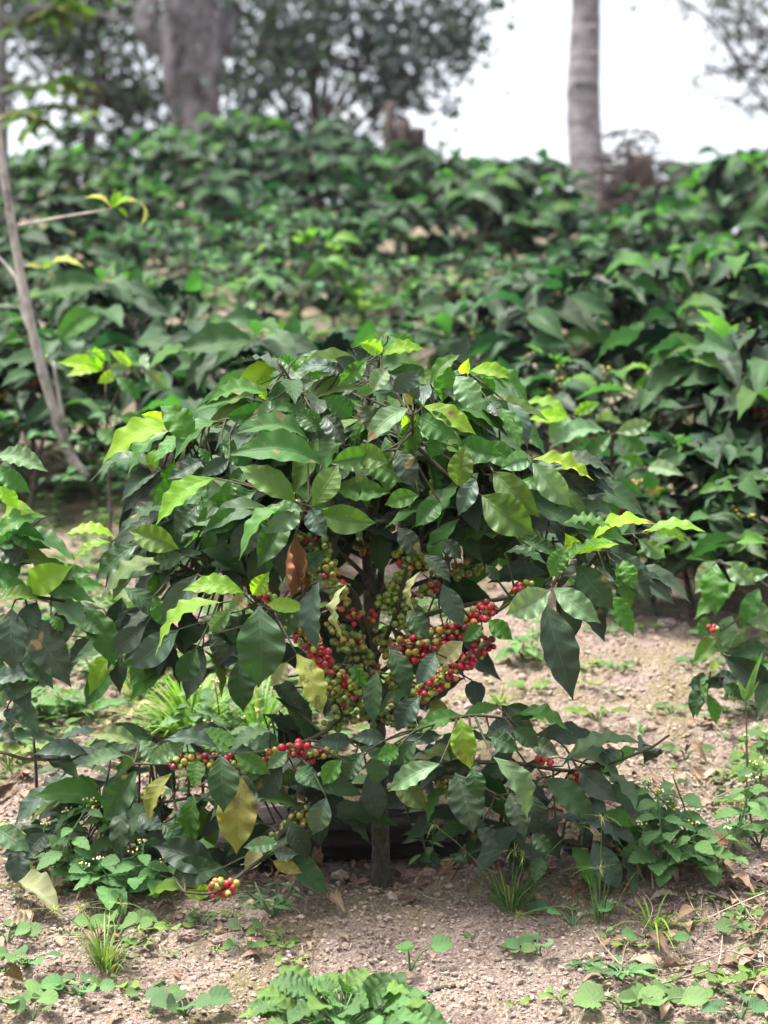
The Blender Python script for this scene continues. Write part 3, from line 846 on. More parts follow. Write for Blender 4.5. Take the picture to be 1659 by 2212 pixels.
HB = np.array([0.0, 0.0, gz(0.0, 0.0) - 0.01])
hero = empty('coffee_plant', HB, 'coffee bush laden with red and green cherries, in sharp focus at the centre', 'coffee plant', None)
rng = np.random.RandomState(5)
tk = MB()
P = smooth_path([at(*q) for q in [(824, 1915, 0), (822, 1820, 0), (819, 1700, 0), (815, 1560, 0), (803, 1400, 0), (795, 1250, .01), (787, 1100, 0), (785, 1000, 0), (791, 880, 0), (806, 790, 0)]], 7)
P[0] = HB + [0, 0, -0.03]
rr = np.interp(np.linspace(0, 1, len(P)), [0, .04, .15, .3, .5, .75, 1], [.020, .0155, .0138, .0125, .0095, .0065, .003])
for q in range(4): rr[rng.randint(6, len(rr) - 4)] *= 1.12
tube(tk, P, rr, None, 14, rng=rng, jit=0.16)
P2 = smooth_path([at(*q) for q in [(806, 1372, .0), (820, 1270, .03), (832, 1150, .04), (850, 1030, .05), (880, 920, .04)]], 6)
tube(tk, P2, 0.0068, 0.003, 9, rng=rng, jit=0.1)
for _ in range(14):       # short dead spurs on the stem
    i = rng.randint(5, 50); a = rng.rand() * 6.28; d = np.array([math.cos(a), math.sin(a) * .6, 0.4])
    tube(tk, np.array([P[i], P[i] + d * (rr[i] + 0.004 + 0.02 * rng.rand() ** 2)]), 0.002, 0.0012, 5)
tk.build('trunk', M['bark_coffee'], hero, HB)

branches = {k: smooth_path([at(*q) for q in v], 8) for k, v in BR.items()}
def on_trunk(z): 
    i = np.argmin(np.abs(P[:, 2] - z)); return P[i]
for i, (py, spread, y) in enumerate(BACK):
    s = (rng.rand() - 0.5); ang = rng.rand() * 6.28
    z0 = at(800, py + 60, 0)[2]; b = on_trunk(z0)
    px = spread; e = at(px, py, y)
    m = (b + e) / 2 + np.array([0, 0, 0.03]); branches['back%d' % i] = smooth_path([b, m, e, e + unit(e - b) * 0.05 - [0, 0, .03]], 6)
bm = {k: MB() for k in branches}; lm = {k: MB() for k in branches}
allb = [(k, p) for k, p in branches.items()]
for k, p in branches.items():
    p[0] = on_trunk(p[0][2]) if not k in () else p[0]
    r0 = 0.0045 if k[0] != 'c' else 0.0042
    tube(bm[k], p, np.linspace(r0, 0.0018, len(p)) * (1 + 0.12 * (rng.rand(len(p)) - .5)), None, 7)
front_keys = list(BR)
def nearest(pt, keys):
    best = (9, None, None)
    for k in keys:
        d = np.linalg.norm(branches[k] - pt, axis=1) + 0.012 * (np.arange(len(branches[k])) < len(branches[k]) * 0.25)
        i = int(np.argmin(d))
        if d[i] < best[0]: best = (d[i], k, i)
    return best
def petiole(k, i, pt, rng):
    b = branches[k][i]; dd = np.linalg.norm(pt - b)
    if dd < 0.004: return
    mid = (b + pt) / 2 + np.array([0, 0.05 * dd, 0.02 * dd]) + 0.05 * dd * rng.randn(3)
    tube(bm[k], smooth_path([b, mid, pt], 4), 0.0022 if dd > 0.05 else 0.0015, 0.0012, 5)
specials = []
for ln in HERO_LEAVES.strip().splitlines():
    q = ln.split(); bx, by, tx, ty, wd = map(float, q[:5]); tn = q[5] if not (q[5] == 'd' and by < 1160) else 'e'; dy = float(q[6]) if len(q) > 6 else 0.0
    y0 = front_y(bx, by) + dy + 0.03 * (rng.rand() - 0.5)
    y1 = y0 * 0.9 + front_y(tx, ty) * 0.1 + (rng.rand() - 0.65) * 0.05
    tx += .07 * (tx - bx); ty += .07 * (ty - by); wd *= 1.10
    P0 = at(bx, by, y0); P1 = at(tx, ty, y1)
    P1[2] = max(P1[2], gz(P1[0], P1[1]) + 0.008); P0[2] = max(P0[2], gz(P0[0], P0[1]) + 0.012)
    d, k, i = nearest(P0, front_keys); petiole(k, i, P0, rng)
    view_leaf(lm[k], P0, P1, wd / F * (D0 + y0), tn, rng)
for bx, by, tx, ty, wd, tn, dy, lab in SPECIAL_LEAVES:
    y0 = front_y(bx, by) + dy; P0 = at(bx, by, y0); P1 = at(tx, ty, y0 - 0.01)
    d, k, i = nearest(P0, front_keys); petiole(k, i, P0, rng)
    if lab is None: view_leaf(lm[k], P0, P1, wd / F * (D0 + y0), tn, rng); continue
    sm = MB(); view_leaf(sm, P0, P1, wd / F * (D0 + y0), tn, rng, 10, 34, rnd=.99); specials.append((k, 'yellow_leaf', sm, M['coffee'], lab))
# fuller foliage behind the leaves above; deeper sets coloured dark for inner shade
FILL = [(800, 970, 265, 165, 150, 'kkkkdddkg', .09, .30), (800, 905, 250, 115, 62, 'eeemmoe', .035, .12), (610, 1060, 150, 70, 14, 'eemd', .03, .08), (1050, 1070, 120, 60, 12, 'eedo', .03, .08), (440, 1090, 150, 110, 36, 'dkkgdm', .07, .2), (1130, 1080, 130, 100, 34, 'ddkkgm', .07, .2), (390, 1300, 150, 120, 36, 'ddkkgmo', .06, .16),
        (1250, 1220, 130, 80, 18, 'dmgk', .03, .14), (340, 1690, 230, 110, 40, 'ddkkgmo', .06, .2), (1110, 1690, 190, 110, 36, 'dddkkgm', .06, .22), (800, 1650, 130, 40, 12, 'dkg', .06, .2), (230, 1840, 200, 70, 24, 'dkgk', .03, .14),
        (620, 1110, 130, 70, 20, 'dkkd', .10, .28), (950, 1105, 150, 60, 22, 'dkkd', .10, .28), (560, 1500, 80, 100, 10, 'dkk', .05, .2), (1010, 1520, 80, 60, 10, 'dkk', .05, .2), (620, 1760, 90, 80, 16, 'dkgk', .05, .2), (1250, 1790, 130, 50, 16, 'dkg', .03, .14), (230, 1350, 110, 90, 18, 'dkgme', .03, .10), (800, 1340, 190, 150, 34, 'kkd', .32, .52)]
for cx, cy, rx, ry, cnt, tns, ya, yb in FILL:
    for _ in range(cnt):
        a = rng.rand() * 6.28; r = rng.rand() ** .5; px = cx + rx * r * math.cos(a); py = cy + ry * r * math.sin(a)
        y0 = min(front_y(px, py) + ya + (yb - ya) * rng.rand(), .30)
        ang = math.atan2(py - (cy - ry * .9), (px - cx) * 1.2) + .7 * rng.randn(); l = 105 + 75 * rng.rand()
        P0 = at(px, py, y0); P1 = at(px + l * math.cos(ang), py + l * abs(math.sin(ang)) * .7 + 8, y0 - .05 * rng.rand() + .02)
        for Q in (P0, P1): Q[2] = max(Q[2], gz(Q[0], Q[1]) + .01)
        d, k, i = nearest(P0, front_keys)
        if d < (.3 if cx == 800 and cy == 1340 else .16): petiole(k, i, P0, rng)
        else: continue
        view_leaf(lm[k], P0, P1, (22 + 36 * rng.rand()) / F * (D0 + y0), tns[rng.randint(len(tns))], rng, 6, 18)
# the dead, rolled leaf
d_ = MB(); y0 = front_y(632, 1160) - 0.05
A0, A1 = at(636, 1158, y0), at(628, 1296, y0 - .01)
leaf(d_, A0, A1, [0.25, -1, 0], .078, (*TONE['n'][:3], .05), 'coffee', 16, 34, -0.03, 0.2, 0.04, 0.10, rng, roll=2.6)
leaf(d_, at(640, 1225, y0), at(655, 1290, y0 - .005), [0.5, -1, 0], .04, (*(np.array(TONE['n'][:3]) * .8), .05), 'coffee', 12, 18, 0.1, 0.2, 0.05, 0.12, rng, roll=2.4)
d, k, i = nearest(A0, front_keys); petiole(k, i, A0, rng)
specials.append((k, 'withered_leaf', d_, M['coffee'], 'rolled dry leaf, rust brown'))
# leaves along the branches nobody placed by hand
def leaf_pairs(lmb, bmb, p, rng, start, count, L, tones, droop=0.35, fine=(6, 16), top=True):
    n = len(p)
    for q in range(count):
        f = start + (1 - start) * (q + 0.5 * rng.rand()) / count; i = min(n - 2, int(f * (n - 1)))
        d = unit(p[i + 1] - p[i]); s = unit(np.cross(d, [0, 0, 1]))
        for sg in (-1, 1):
            if rng.rand() < 0.12: continue
            dir = unit(d * (0.25 + 0.6 * rng.rand()) + s * sg * (0.5 + 0.5 * rng.rand()) + np.array([0, 0, -droop + 0.5 * (rng.rand() - .4)]))
            l = L * (0.7 + 0.5 * rng.rand()); b = p[i] + dir * 0.008
            Nn = unit(np.array([0.3 * rng.randn(), 0.3 * rng.randn(), 1.0]))
            leaf(lmb, b, b + dir * l, Nn, l * (0.38 + 0.1 * rng.rand()), tone(tones[rng.randint(len(tones))], rng), 'coffee', fine[0], fine[1], 0.10 + 0.1 * rng.rand(), 0.1 + .25 * rng.rand(), 0.0, 0.06 + 0.04 * rng.rand(), rng)
            tube(bmb, np.array([p[i], b + dir * .004]), 0.0013, 0.001, 4, cap=False)
    if top:
        for sg in (-1, 1):
            dir = unit(p[-1] - p[-3] + 0.03 * rng.randn(3) + 0.01 * sg); 
            leaf(lmb, p[-1], p[-1] + dir * L * .8, [0.2 * rng.randn(), 0.2 * rng.randn(), 1], L * .33, tone(tones[rng.randint(len(tones))], rng), 'coffee', fine[0], fine[1], 0.12, .2, 0.0, 0.08, rng)
for i in range(len(BACK)):
    k = 'back%d' % i; leaf_pairs(lm[k], bm[k], branches[k], rng, 0.30, 5, 0.135, 'dddkmdkg', 0.4)
for k, st, c in (('c', .2, 5), ('f', .2, 5), ('a', .25, 3), ('b', .25, 3), ('i', .55, 2), ('g', .62, 1), ('p', .55, 2), ('B', .4, 4), ('A', .5, 4), ('u', .45, 3), ('s', .6, 2)):
    leaf_pairs(lm[k], bm[k], branches[k], rng, st, c, 0.105, 'ddkkdgm', 0.5, top=False)

# cherries
cher = []
for seg, y, cnt, r0, r1, sp in BERRIES:
    q = list(map(float, seg.split())); a = np.array(q[:2]); b = np.array(q[2:])
    mids = at(*(0.5 * (a + b)), y); _, kk, ii = nearest(mids, front_keys)
    cnt = int(cnt * .9); sp *= 1.0; placed = []; tries = 0
    while len(placed) < cnt and tries < cnt * 40:
        tries += 1
        t = rng.rand(); c = a + (b - a) * t
        th = rng.rand() * 6.28; ra = sp * rng.rand() ** 0.55
        p = at(c[0] + ra * math.cos(th), c[1] + ra * math.sin(th), y + (sp / F * 3.3) * (rng.rand() - .5) * 1.9)
        r = 0.0052 * (0.78 + 0.42 * rng.rand())
        if all(np.linalg.norm(p - o) > (r + ro) * 0.90 for o, ro in placed):
            placed.append((p, r))
            rip = .86 * (r0 + (r1 - r0) * t); x = rng.rand() * (1.5 if rip < .35 else 1)
            if x < rip: cn = 'red' if rng.rand() < 0.62 else ('dark' if rng.rand() < 0.6 else 'orange')
            else: cn = ('green', 'green', 'green', 'olive', 'olive', 'yellow')[rng.randint(6)] if rip > .12 else ('green', 'green', 'green', 'olive')[rng.randint(4)]
            ax = at(*c, y); cher.append([p, r, cn, unit(p - ax + 0.003 * rng.randn(3)), 0.0])
    # short stalks: a woody spur through the cluster
    c0, c1 = at(*a, y), at(*b, y)
    _, k0, i0 = nearest(c0, front_keys); _, k1, i1 = nearest(c1, front_keys)
    if np.linalg.norm(branches[k0][i0] - c0) < np.linalg.norm(branches[k1][i1] - c1): pts = [branches[k0][i0], c0, c1]; kk = k0
    else: pts = [branches[k1][i1], c1, c0]; kk = k1
    if np.linalg.norm(pts[0] - pts[1]) > 0.003: tube(bm[kk], smooth_path(pts, 5), 0.0028, 0.0016, 6)
for k, d, sm in [(0, 0, 0)]: pass

# how much of each cherry shows (for choosing the 100 that become parts)
bl = MB()
for v in lm.values(): bl.merge(v)
for s_ in specials: bl.merge(s_[2])
bvh = BVHTree.FromPolygons([tuple(v) for v in bl.verts()], [tuple(map(int, f)) for f in bl.tris()])
camp = np.array([0, -D0, HC])
ps = np.array([c[0] for c in cher]); rs = np.array([c[1] for c in cher]); dep = ps[:, 1] + D0
scr = np.stack([ps[:, 0] / dep, ps[:, 2] - HC], 1); scr[:, 1] /= dep; ang = rs / dep
offs = [(0, 0)] + [(0.7 * math.cos(a), 0.7 * math.sin(a)) for a in np.arange(6) * PI / 3]
for i, c in enumerate(cher):
    vis = 0
    for ox, oz in offs:
        t = c[0] + np.array([ox * c[1], -0.6 * c[1], oz * c[1]]); dv = t - camp; L = np.linalg.norm(dv)
        if bvh.ray_cast(tuple(camp), tuple(dv / L), L - 0.001)[0] is not None: continue
        s0 = np.array([t[0] / (t[1] + D0), (t[2] - HC) / (t[1] + D0)])
        near = (np.hypot(*(scr - s0).T) < ang) & (dep < dep[i] - 0.002)
        if near.any(): continue
        vis += 1
    c[4] = vis * (c[1] / dep[i]) ** 2
order = sorted(range(len(cher)), key=lambda i: -cher[i][4]); parts_i = set(order[:100])
unitm = {}
for cn in CHC:
    u = MB(); u.add(CH_V, CH_Q, CH_T, CH_C[cn]); unitm[cn] = u.mesh('coffee_cherry', M['cherry'])
rest = MB()
for i, (p, r, cn, dr, vis) in enumerate(cher):
    R = frame_z(dr)
    if i in parts_i:
        o = bpy.data.objects.new('coffee_cherry', unitm[cn]); COL.objects.link(o); o.parent = hero
        o.location = tuple(p - HB); o.scale = (r, r, r)
        from mathutils import Matrix
        o.rotation_euler = Matrix(R.tolist()).to_euler()
    else: rest.add(p + (CH_V * r) @ R.T, CH_Q, CH_T, CH_C[cn])
tag(rest.build('coffee_cherries', M['cherry'], hero, HB), kind='stuff')
bo = {}
for k in branches:
    bo[k] = bm[k].build('branch', M['twig'], hero, HB)
    if lm[k].n: lm[k].build('leaves', M['coffee'], bo[k], HB)
for k, nm, sm, mt, lab in specials: tag(sm.build(nm, mt, bo[k], HB), lab)

# ------------------------------------------------------------------ coffee plants cut by the frame's sides, in focus
def side_plant(base, trunk_pts, brs, leaves, label, seed, berries=(), tr=.009):
    rng = np.random.RandomState(seed); base = np.array([base[0], base[1], gz(base[0], base[1]) - .005])
    root = empty('coffee_plant', base, label, 'coffee plant')
    tb = MB(); tp = smooth_path([base - [0, 0, .02]] + [at(*q) for q in trunk_pts], 6); tube(tb, tp, tr, tr * .45, 9, rng=rng, jit=.1)
    tb.build('trunk', M['bark_coffee'], root, base)
    B = [smooth_path([at(*q) for q in b], 6) for b in brs]; bmb = [MB() for _ in B]; lmb = [MB() for _ in B]
    for i, p in enumerate(B):
        p[0] = tp[np.argmin(np.linalg.norm(tp - p[0], axis=1))]; tube(bmb[i], p, 0.004, 0.0018, 6)
    for bx, by, tx, ty, wd, tn, y in leaves:
        P0 = at(bx, by, y + .02 * rng.randn()); P1 = at(tx, ty, y - .03 * rng.rand())
        for Q in (P0, P1): Q[2] = max(Q[2], gz(Q[0], Q[1]) + .008)
        ds = [np.min(np.linalg.norm(p - P0, axis=1)) for p in B]; i = int(np.argmin(ds)); q = B[i][np.argmin(np.linalg.norm(B[i] - P0, axis=1))]
        if ds[i] > .003: tube(bmb[i], smooth_path([q, (q + P0) / 2 + [0, 0, .1 * ds[i]], P0], 3), 0.0017, 0.0012, 5)
        P1 = P0 + (P1 - P0) * 1.12; P1[2] = max(P1[2], gz(P1[0], P1[1]) + .008); view_leaf(lmb[i], P0, P1, 1.12 * wd / F * (D0 + y), 'e' if tn == 'd' and by < 1400 else tn, rng, 8, 24)
    ch = MB()
    for px, py, y, cnt, sp, rip in berries:
        for _ in range(cnt):
            p = at(px + sp * rng.randn() * .6, py + sp * rng.randn() * .5, y + .01 * rng.randn()); r = .0052 * (.85 + .3 * rng.rand())
            ch.add(p + (CH_V * r) @ rotm(rng).T, CH_Q, CH_T, CH_C['red' if rng.rand() < rip else ('green', 'olive')[rng.randint(2)]])
        c = at(px, py, y); i = int(np.argmin([np.min(np.linalg.norm(p - c, axis=1)) for p in B])); q = B[i][np.argmin(np.linalg.norm(B[i] - c, axis=1))]
        tube(bmb[i], np.array([q, c]), .002, .0015, 5)
    for i in range(len(B)):
        o = bmb[i].build('branch', M['twig'], root, base)
        if lmb[i].n: lmb[i].build('leaves', M['coffee'], o, base)
    if ch.n: tag(ch.build('coffee_cherries', M['cherry'], root, base), kind='stuff')
    return root
L_ = [(70,1215,160,1260,44,'e'),(40,1200,-5,1270,50,'d'),(120,1250,190,1240,34,'e'),(150,1300,120,1400,50,'k'),(60,1400,110,1480,54,'d'),(20,1440,60,1530,50,'g'),(170,1330,225,1370,40,'e'),(10,1120,70,1110,34,'y'),(-5,1180,50,1160,36,'e'),(80,1300,40,1370,60,'g'),(100,1116,-5,1160,38,'m'),(10,1170,147,1208,36,'d'),(60,1276,148,1228,62,'y'),(0,1225,110,1222,40,'d'),(65,1278,192,1300,46,'d'),(95,1293,200,1375,46,'p'),(180,1310,242,1428,60,'d'),
      (60,1328,144,1468,76,'k'),(25,1314,28,1438,70,'g'),(-10,1300,100,1305,26,'o'),(110,1330,135,1362,24,'m'),(100,1450,-10,1476,36,'g'),(0,1490,75,1480,44,'d'),(30,1518,80,1578,46,'d'),
      (10,1490,-5,1525,40,'p'),(15,1530,25,1566,40,'g'),(-8,985,92,1016,44,'p'),(-5,1050,35,1095,34,'y'),(-10,1010,60,1060,40,'d'),(135,1617,-5,1606,24,'d'),(190,1630,85,1630,36,'g'),(90,1640,165,1680,40,'d'),
      (20,1130,100,1180,50,'d'),(-10,1180,60,1215,50,'k'),(0,1250,60,1290,60,'m'),(-10,1330,20,1400,60,'d'),(40,1835,45,1922,72,'g'),(-10,1790,60,1835,50,'d'),(100,1800,60,1850,50,'g'),(-20,1560,30,1600,40,'g'),(-30,1420,25,1500,50,'d')]
side_plant(at(-70, 1860, -.02)[:2], [(-62, 1700, -.02), (-55, 1500, 0), (-50, 1250, 0), (-40, 1050, 0)],
           [[(-55, 1290, 0), (20, 1290, -.05), (70, 1290, -.08), (120, 1295, -.08), (180, 1308, -.06)], [(-55, 1180, 0), (0, 1170, -.04), (60, 1150, -.05)], [(-58, 1520, 0), (0, 1500, -.05), (40, 1510, -.06), (100, 1455, -.05)],
            [(-45, 1060, 0), (-10, 1010, 0), (10, 990, 0)], [(-62, 1660, 0), (-10, 1625, -.06), (60, 1640, -.08), (160, 1640, -.08)], [(-66, 1780, 0), (0, 1805, -.05), (60, 1830, -.06)]],
           [(*l, -.07) for l in L_], 'coffee plant cut by the left edge, broad drooping leaves beside the fruiting bush', 21,
           [(10, 1795, -.04, 9, 14, 0), (40, 1800, -.04, 7, 12, 0), (15, 1815, -.04, 6, 10, 0)])
R_ = [(1545,1212,1505,1275,50,'p'),(1540,1220,1545,1320,58,'d'),(1565,1215,1625,1258,44,'g'),(1600,1250,1659,1240,30,'g'),(1590,1260,1510,1330,44,'m'),(1640,1270,1605,1350,40,'k'),(1620,1300,1660,1360,50,'g'),(1580,1330,1560,1410,44,'g'),
      (1560,1350,1600,1410,50,'p'),(1525,1330,1515,1375,30,'m'),(1545,1380,1500,1430,40,'d'),(1600,1390,1540,1400,40,'d'),(1560,1400,1600,1420,30,'g'),(1660,1400,1575,1430,50,'k'),(1665,1430,1600,1460,40,'d'),(1580,1420,1610,1450,40,'g')]
side_plant(at(1695, 1500, .62)[:2], [(1694, 1420, .62), (1690, 1320, .62), (1680, 1240, .62)],
           [[(1690, 1300, .62), (1640, 1255, .60), (1580, 1225, .58), (1548, 1214, .57)], [(1692, 1360, .62), (1620, 1330, .60), (1560, 1360, .58)], [(1693, 1430, .62), (1630, 1405, .60), (1570, 1400, .58)]],
           [(*l[:5], {'d': 'm', 'k': 'd', 'g': 'p', 'm': 'm'}.get(l[5], l[5]), .60) for l in R_], 'low coffee plant at the right edge whose dark leaves droop onto the bare path', 22, [(1537, 1362, .57, 6, 9, .7)])
R2 = [(1530,1455,1508,1540,34,'m'),(1535,1470,1490,1480,40,'g'),(1520,1480,1500,1545,30,'d'),(1545,1460,1590,1470,34,'g'),(1560,1480,1600,1500,40,'d'),(1535,1450,1545,1430,20,'y'),(1560,1470,1520,1480,30,'k'),(1528,1500,1545,1560,26,'m'),(1660,1480,1570,1420,60,'k'),(1665,1470,1640,1540,50,'d'),(1600,1470,1655,1465,24,'g')]
side_plant(at(1672, 1560, .22)[:2], [(1671, 1520, .22), (1668, 1450, .22)], [[(1670, 1500, .22), (1600, 1472, .2), (1545, 1462, .18), (1528, 1470, .17)], [(1669, 1470, .22), (1640, 1455, .2), (1610, 1465, .2)]],
           [(*l, .19) for l in R2], 'young coffee plant with few drooping leaves beside the thin grass stalk', 23)
G1 = [(225,800,135,785,34,'b'),(222,800,150,812,24,'b'),(215,795,205,752,34,'b'),(235,800,275,795,34,'p'),(240,790,185,762,22,'m'),(250,800,215,825,24,'y'),(285,790,240,760,22,'y'),(290,790,318,800,24,'p'),(312,800,358,838,46,'p'),(300,785,270,752,22,'e'),(250,815,300,860,30,'e'),
      (210,930,260,960,34,'d'),(260,900,310,915,26,'m')]
side_plant(at(235, 1200, 1.30)[:2], [(238, 1100, 1.30), (232, 950, 1.28), (228, 830, 1.26)], [[(230, 850, 1.27), (232, 815, 1.24), (224, 800, 1.22)], [(232, 900, 1.27), (270, 820, 1.22), (305, 792, 1.20)], [(236, 1000, 1.29), (225, 950, 1.24), (212, 932, 1.22)]],
           [(*l, 1.22) for l in G1], 'slender coffee plant with glowing lime shoot leaves, right of the leaning bare stem', 24, tr=.0042)
G2 = [(1225,895,1140,872,22,'y'),(1228,900,1150,905,30,'b'),(1230,900,1190,950,44,'p'),(1240,895,1290,872,26,'y'),(1240,900,1262,955,40,'p'),(1310,935,1200,965,36,'p'),(1320,940,1260,985,34,'e'),(1330,935,1400,915,34,'p'),(1335,940,1395,970,36,'e'),(1300,1035,1250,1092,44,'g'),(1305,1030,1235,1040,30,'p'),
      (1320,1040,1385,1070,36,'e'),(1310,1045,1330,1110,36,'d'),(1260,960,1215,1000,34,'d'),(1400,1010,1470,1025,34,'p'),(1395,1015,1420,1070,36,'e'),(1390,1005,1340,990,28,'m')]
side_plant(at(1330, 1240, 1.10)[:2], [(1332, 1150, 1.10), (1325, 1040, 1.10), (1315, 930, 1.08)], [[(1318, 960, 1.08), (1270, 925, 1.04), (1230, 898, 1.02)], [(1320, 1000, 1.09), (1325, 950, 1.05), (1330, 938, 1.04)], [(1328, 1080, 1.10), (1315, 1045, 1.05), (1300, 1035, 1.03)], [(1326, 1060, 1.10), (1365, 1020, 1.06), (1398, 1010, 1.04)]],
           [(*l, 1.03) for l in G2], 'spindly coffee plant with pale and lime leaves just right of the fruiting bush', 25, [(1370, 1050, 1.04, 14, 14, .1), (1345, 1100, 1.05, 10, 12, .3), (1420, 1120, 1.06, 12, 14, .2)], tr=.0055)
# ------------------------------------------------------------------ coffee shrubs up the slope
def make_shrub(seed, tips='ym', berry=0, n_nodes=9, fine=(4, 10), L=0.17, bushy=1.0, tint=(1, 1, 1)):
    """meshes of one shrub about 0.7 high, round (0,0,0)"""
    rng = np.random.RandomState(seed); tb, lb, cb = MB(), MB(), MB()
    lean = 0.05 * rng.randn(2); H = 0.56
    tp = smooth_path([[0, 0, -.03], [lean[0] * .3, lean[1] * .3, .25], [lean[0], lean[1], H]], 6); tube(tb, tp, np.linspace(.014, .004, len(tp)), None, 7)
    a0 = rng.rand() * 6.28
    for k in range(n_nodes):
        f = (k + .5) / n_nodes; z = 0.17 + f * (H - .18); c = tp[np.argmin(np.abs(tp[:, 2] - z))]
        for s in (0, PI):
            a = a0 + k * 1.75 + s + .3 * rng.randn(); le = (0.10 + .26 * math.sin(PI * (.28 + .66 * f)) ** 1.2) * (.8 + .4 * rng.rand()) * bushy
            d = np.array([math.cos(a), math.sin(a), 0]); up = .35 + .35 * f
            p = smooth_path([c, c + d * le * .5 + [0, 0, le * up * .55], c + d * le + [0, 0, le * up * .55 * (.8 + .5 * rng.rand()) - .02]], 5)
            tube(tb, p, .004, .0018, 5, cap=False)
            npair = 3 + int(le * 8)
            for q in range(npair):
                t = .25 + .75 * (q + .5) / npair; i = min(len(p) - 2, int(t * (len(p) - 1))); dd = unit(p[i + 1] - p[i]); sd_ = unit(np.cross(dd, [0, 0, 1]))
                last = q == npair - 1
                for sg in (-1, 1):
                    if rng.rand() < .10: continue
                    dr = unit(dd * (.3 + .5 * rng.rand()) + sd_ * sg * (.5 + .5 * rng.rand()) + np.array([0, 0, -.75 + .65 * rng.rand() + (.3 if last else 0)]))
                    l = L * (.65 + .55 * rng.rand()); tn = ('kkkkd' if t < .55 else 'dkkmmgkdmp')[rng.randint(5 if t < .55 else 10)]  # inner leaves take dark tones to stand for shade inside the shrub
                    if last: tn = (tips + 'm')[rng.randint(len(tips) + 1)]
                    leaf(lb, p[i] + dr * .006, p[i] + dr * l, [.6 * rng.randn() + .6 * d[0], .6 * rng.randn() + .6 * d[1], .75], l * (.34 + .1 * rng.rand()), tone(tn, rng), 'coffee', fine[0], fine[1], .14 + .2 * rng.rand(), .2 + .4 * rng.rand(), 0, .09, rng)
                if berry and .2 < t < .8 and rng.rand() < berry:
                    for _ in range(rng.randint(5, 12)):
                        r = .0058 * (.85 + .3 * rng.rand()); x = rng.rand()
                        cb.add(p[i] + .014 * rng.randn(3) * [1, 1, .8] + (CH_V * r) @ rotm(rng).T, CH_Q, CH_T, CH_C['red' if x < .14 else ('yellow' if x < .45 else 'olive' if x < .75 else 'green')])
    for q in range(8):      # crown tip
        a = q * 2.4; e = .2 + .8 * rng.rand(); dr = np.array([math.cos(a) * math.cos(e), math.sin(a) * math.cos(e), math.sin(e)]); l = L * (.5 + .4 * rng.rand())
        leaf(lb, tp[-1], tp[-1] + dr * l, [.2 * rng.randn(), .2 * rng.randn(), 1], l * .42, tone(tips[rng.randint(len(tips))], rng), 'coffee', fine[0], fine[1], .15, .2, .01, .06, rng)
    z = np.concatenate(lb.V)[:, 2].max()
    for c_ in lb.C: c_[:, :3] *= tint
    o = (0, 0, 0)
    return dict(trunk=tb.mesh('trunk', M['bark_coffee'], o), leaves=lb.mesh('leaves', M['coffee_far'], o), cherries=cb.mesh('coffee_cherries', M['cherry'], o) if cb.n else None, h=z)
TONE_KEEP = dict(TONE); TONE['y'] = (.050, .130, .024, .38); TONE['b'] = (.090, .180, .028, .42); TONE['m'] = (.026, .074, .026, .3); TONE['d'] = (.010, .032, .019, .18); TONE['p'] = (.06, .11, .065, .2)  # far leaf colours; p again has pale sky sheen put in
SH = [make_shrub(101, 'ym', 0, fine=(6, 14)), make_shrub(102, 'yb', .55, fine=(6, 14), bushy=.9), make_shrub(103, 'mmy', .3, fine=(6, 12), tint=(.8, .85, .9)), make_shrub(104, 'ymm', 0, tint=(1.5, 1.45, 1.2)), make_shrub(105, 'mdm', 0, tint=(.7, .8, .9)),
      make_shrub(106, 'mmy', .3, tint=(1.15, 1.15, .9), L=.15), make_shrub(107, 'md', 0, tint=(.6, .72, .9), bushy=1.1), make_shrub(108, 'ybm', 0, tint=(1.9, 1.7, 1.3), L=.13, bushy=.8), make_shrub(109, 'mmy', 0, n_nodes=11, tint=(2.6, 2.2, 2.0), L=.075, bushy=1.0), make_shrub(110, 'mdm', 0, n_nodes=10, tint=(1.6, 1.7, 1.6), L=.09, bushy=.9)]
TONE.update(TONE_KEEP)
def shrub(px, ytop, D, var, rot, label, wide=1.0):
    y = D - D0; x = (px - CX) / F * D; z = gz(x, y) - .01; top = HC - (ytop - CY) / F * D
    v = SH[var]; s = max(.35, (top - z) / v['h'])
    wd_ = var in (8, 9); root = empty('weed_bush' if wd_ else 'coffee_shrub', (x, y, z), label, 'weed bush' if wd_ else 'coffee shrub', 'weed bushes among the coffee rows' if wd_ else 'coffee shrubs planted up the slope'); root.rotation_euler = (0, 0, rot); 
    for nm, key in (('trunk', 'trunk'), ('leaves', 'leaves'), ('coffee_cherries', 'cherries')):
        if v[key] is None: continue
        o = bpy.data.objects.new(nm, v[key]); COL.objects.link(o); o.parent = root
        w_ = (.35 + .65 * s) * 1.0 * wide
        o.scale = (w_, w_, s)
        if key == 'cherries': o['kind'] = 'stuff'
ORD = ['first', 'second', 'third', 'fourth', 'fifth', 'sixth', 'seventh', 'eighth', 'ninth']
ORD += ['tenth', 'eleventh', 'twelfth', 'thirteenth', 'fourteenth', 'fifteenth', 'sixteenth', 'seventeenth']
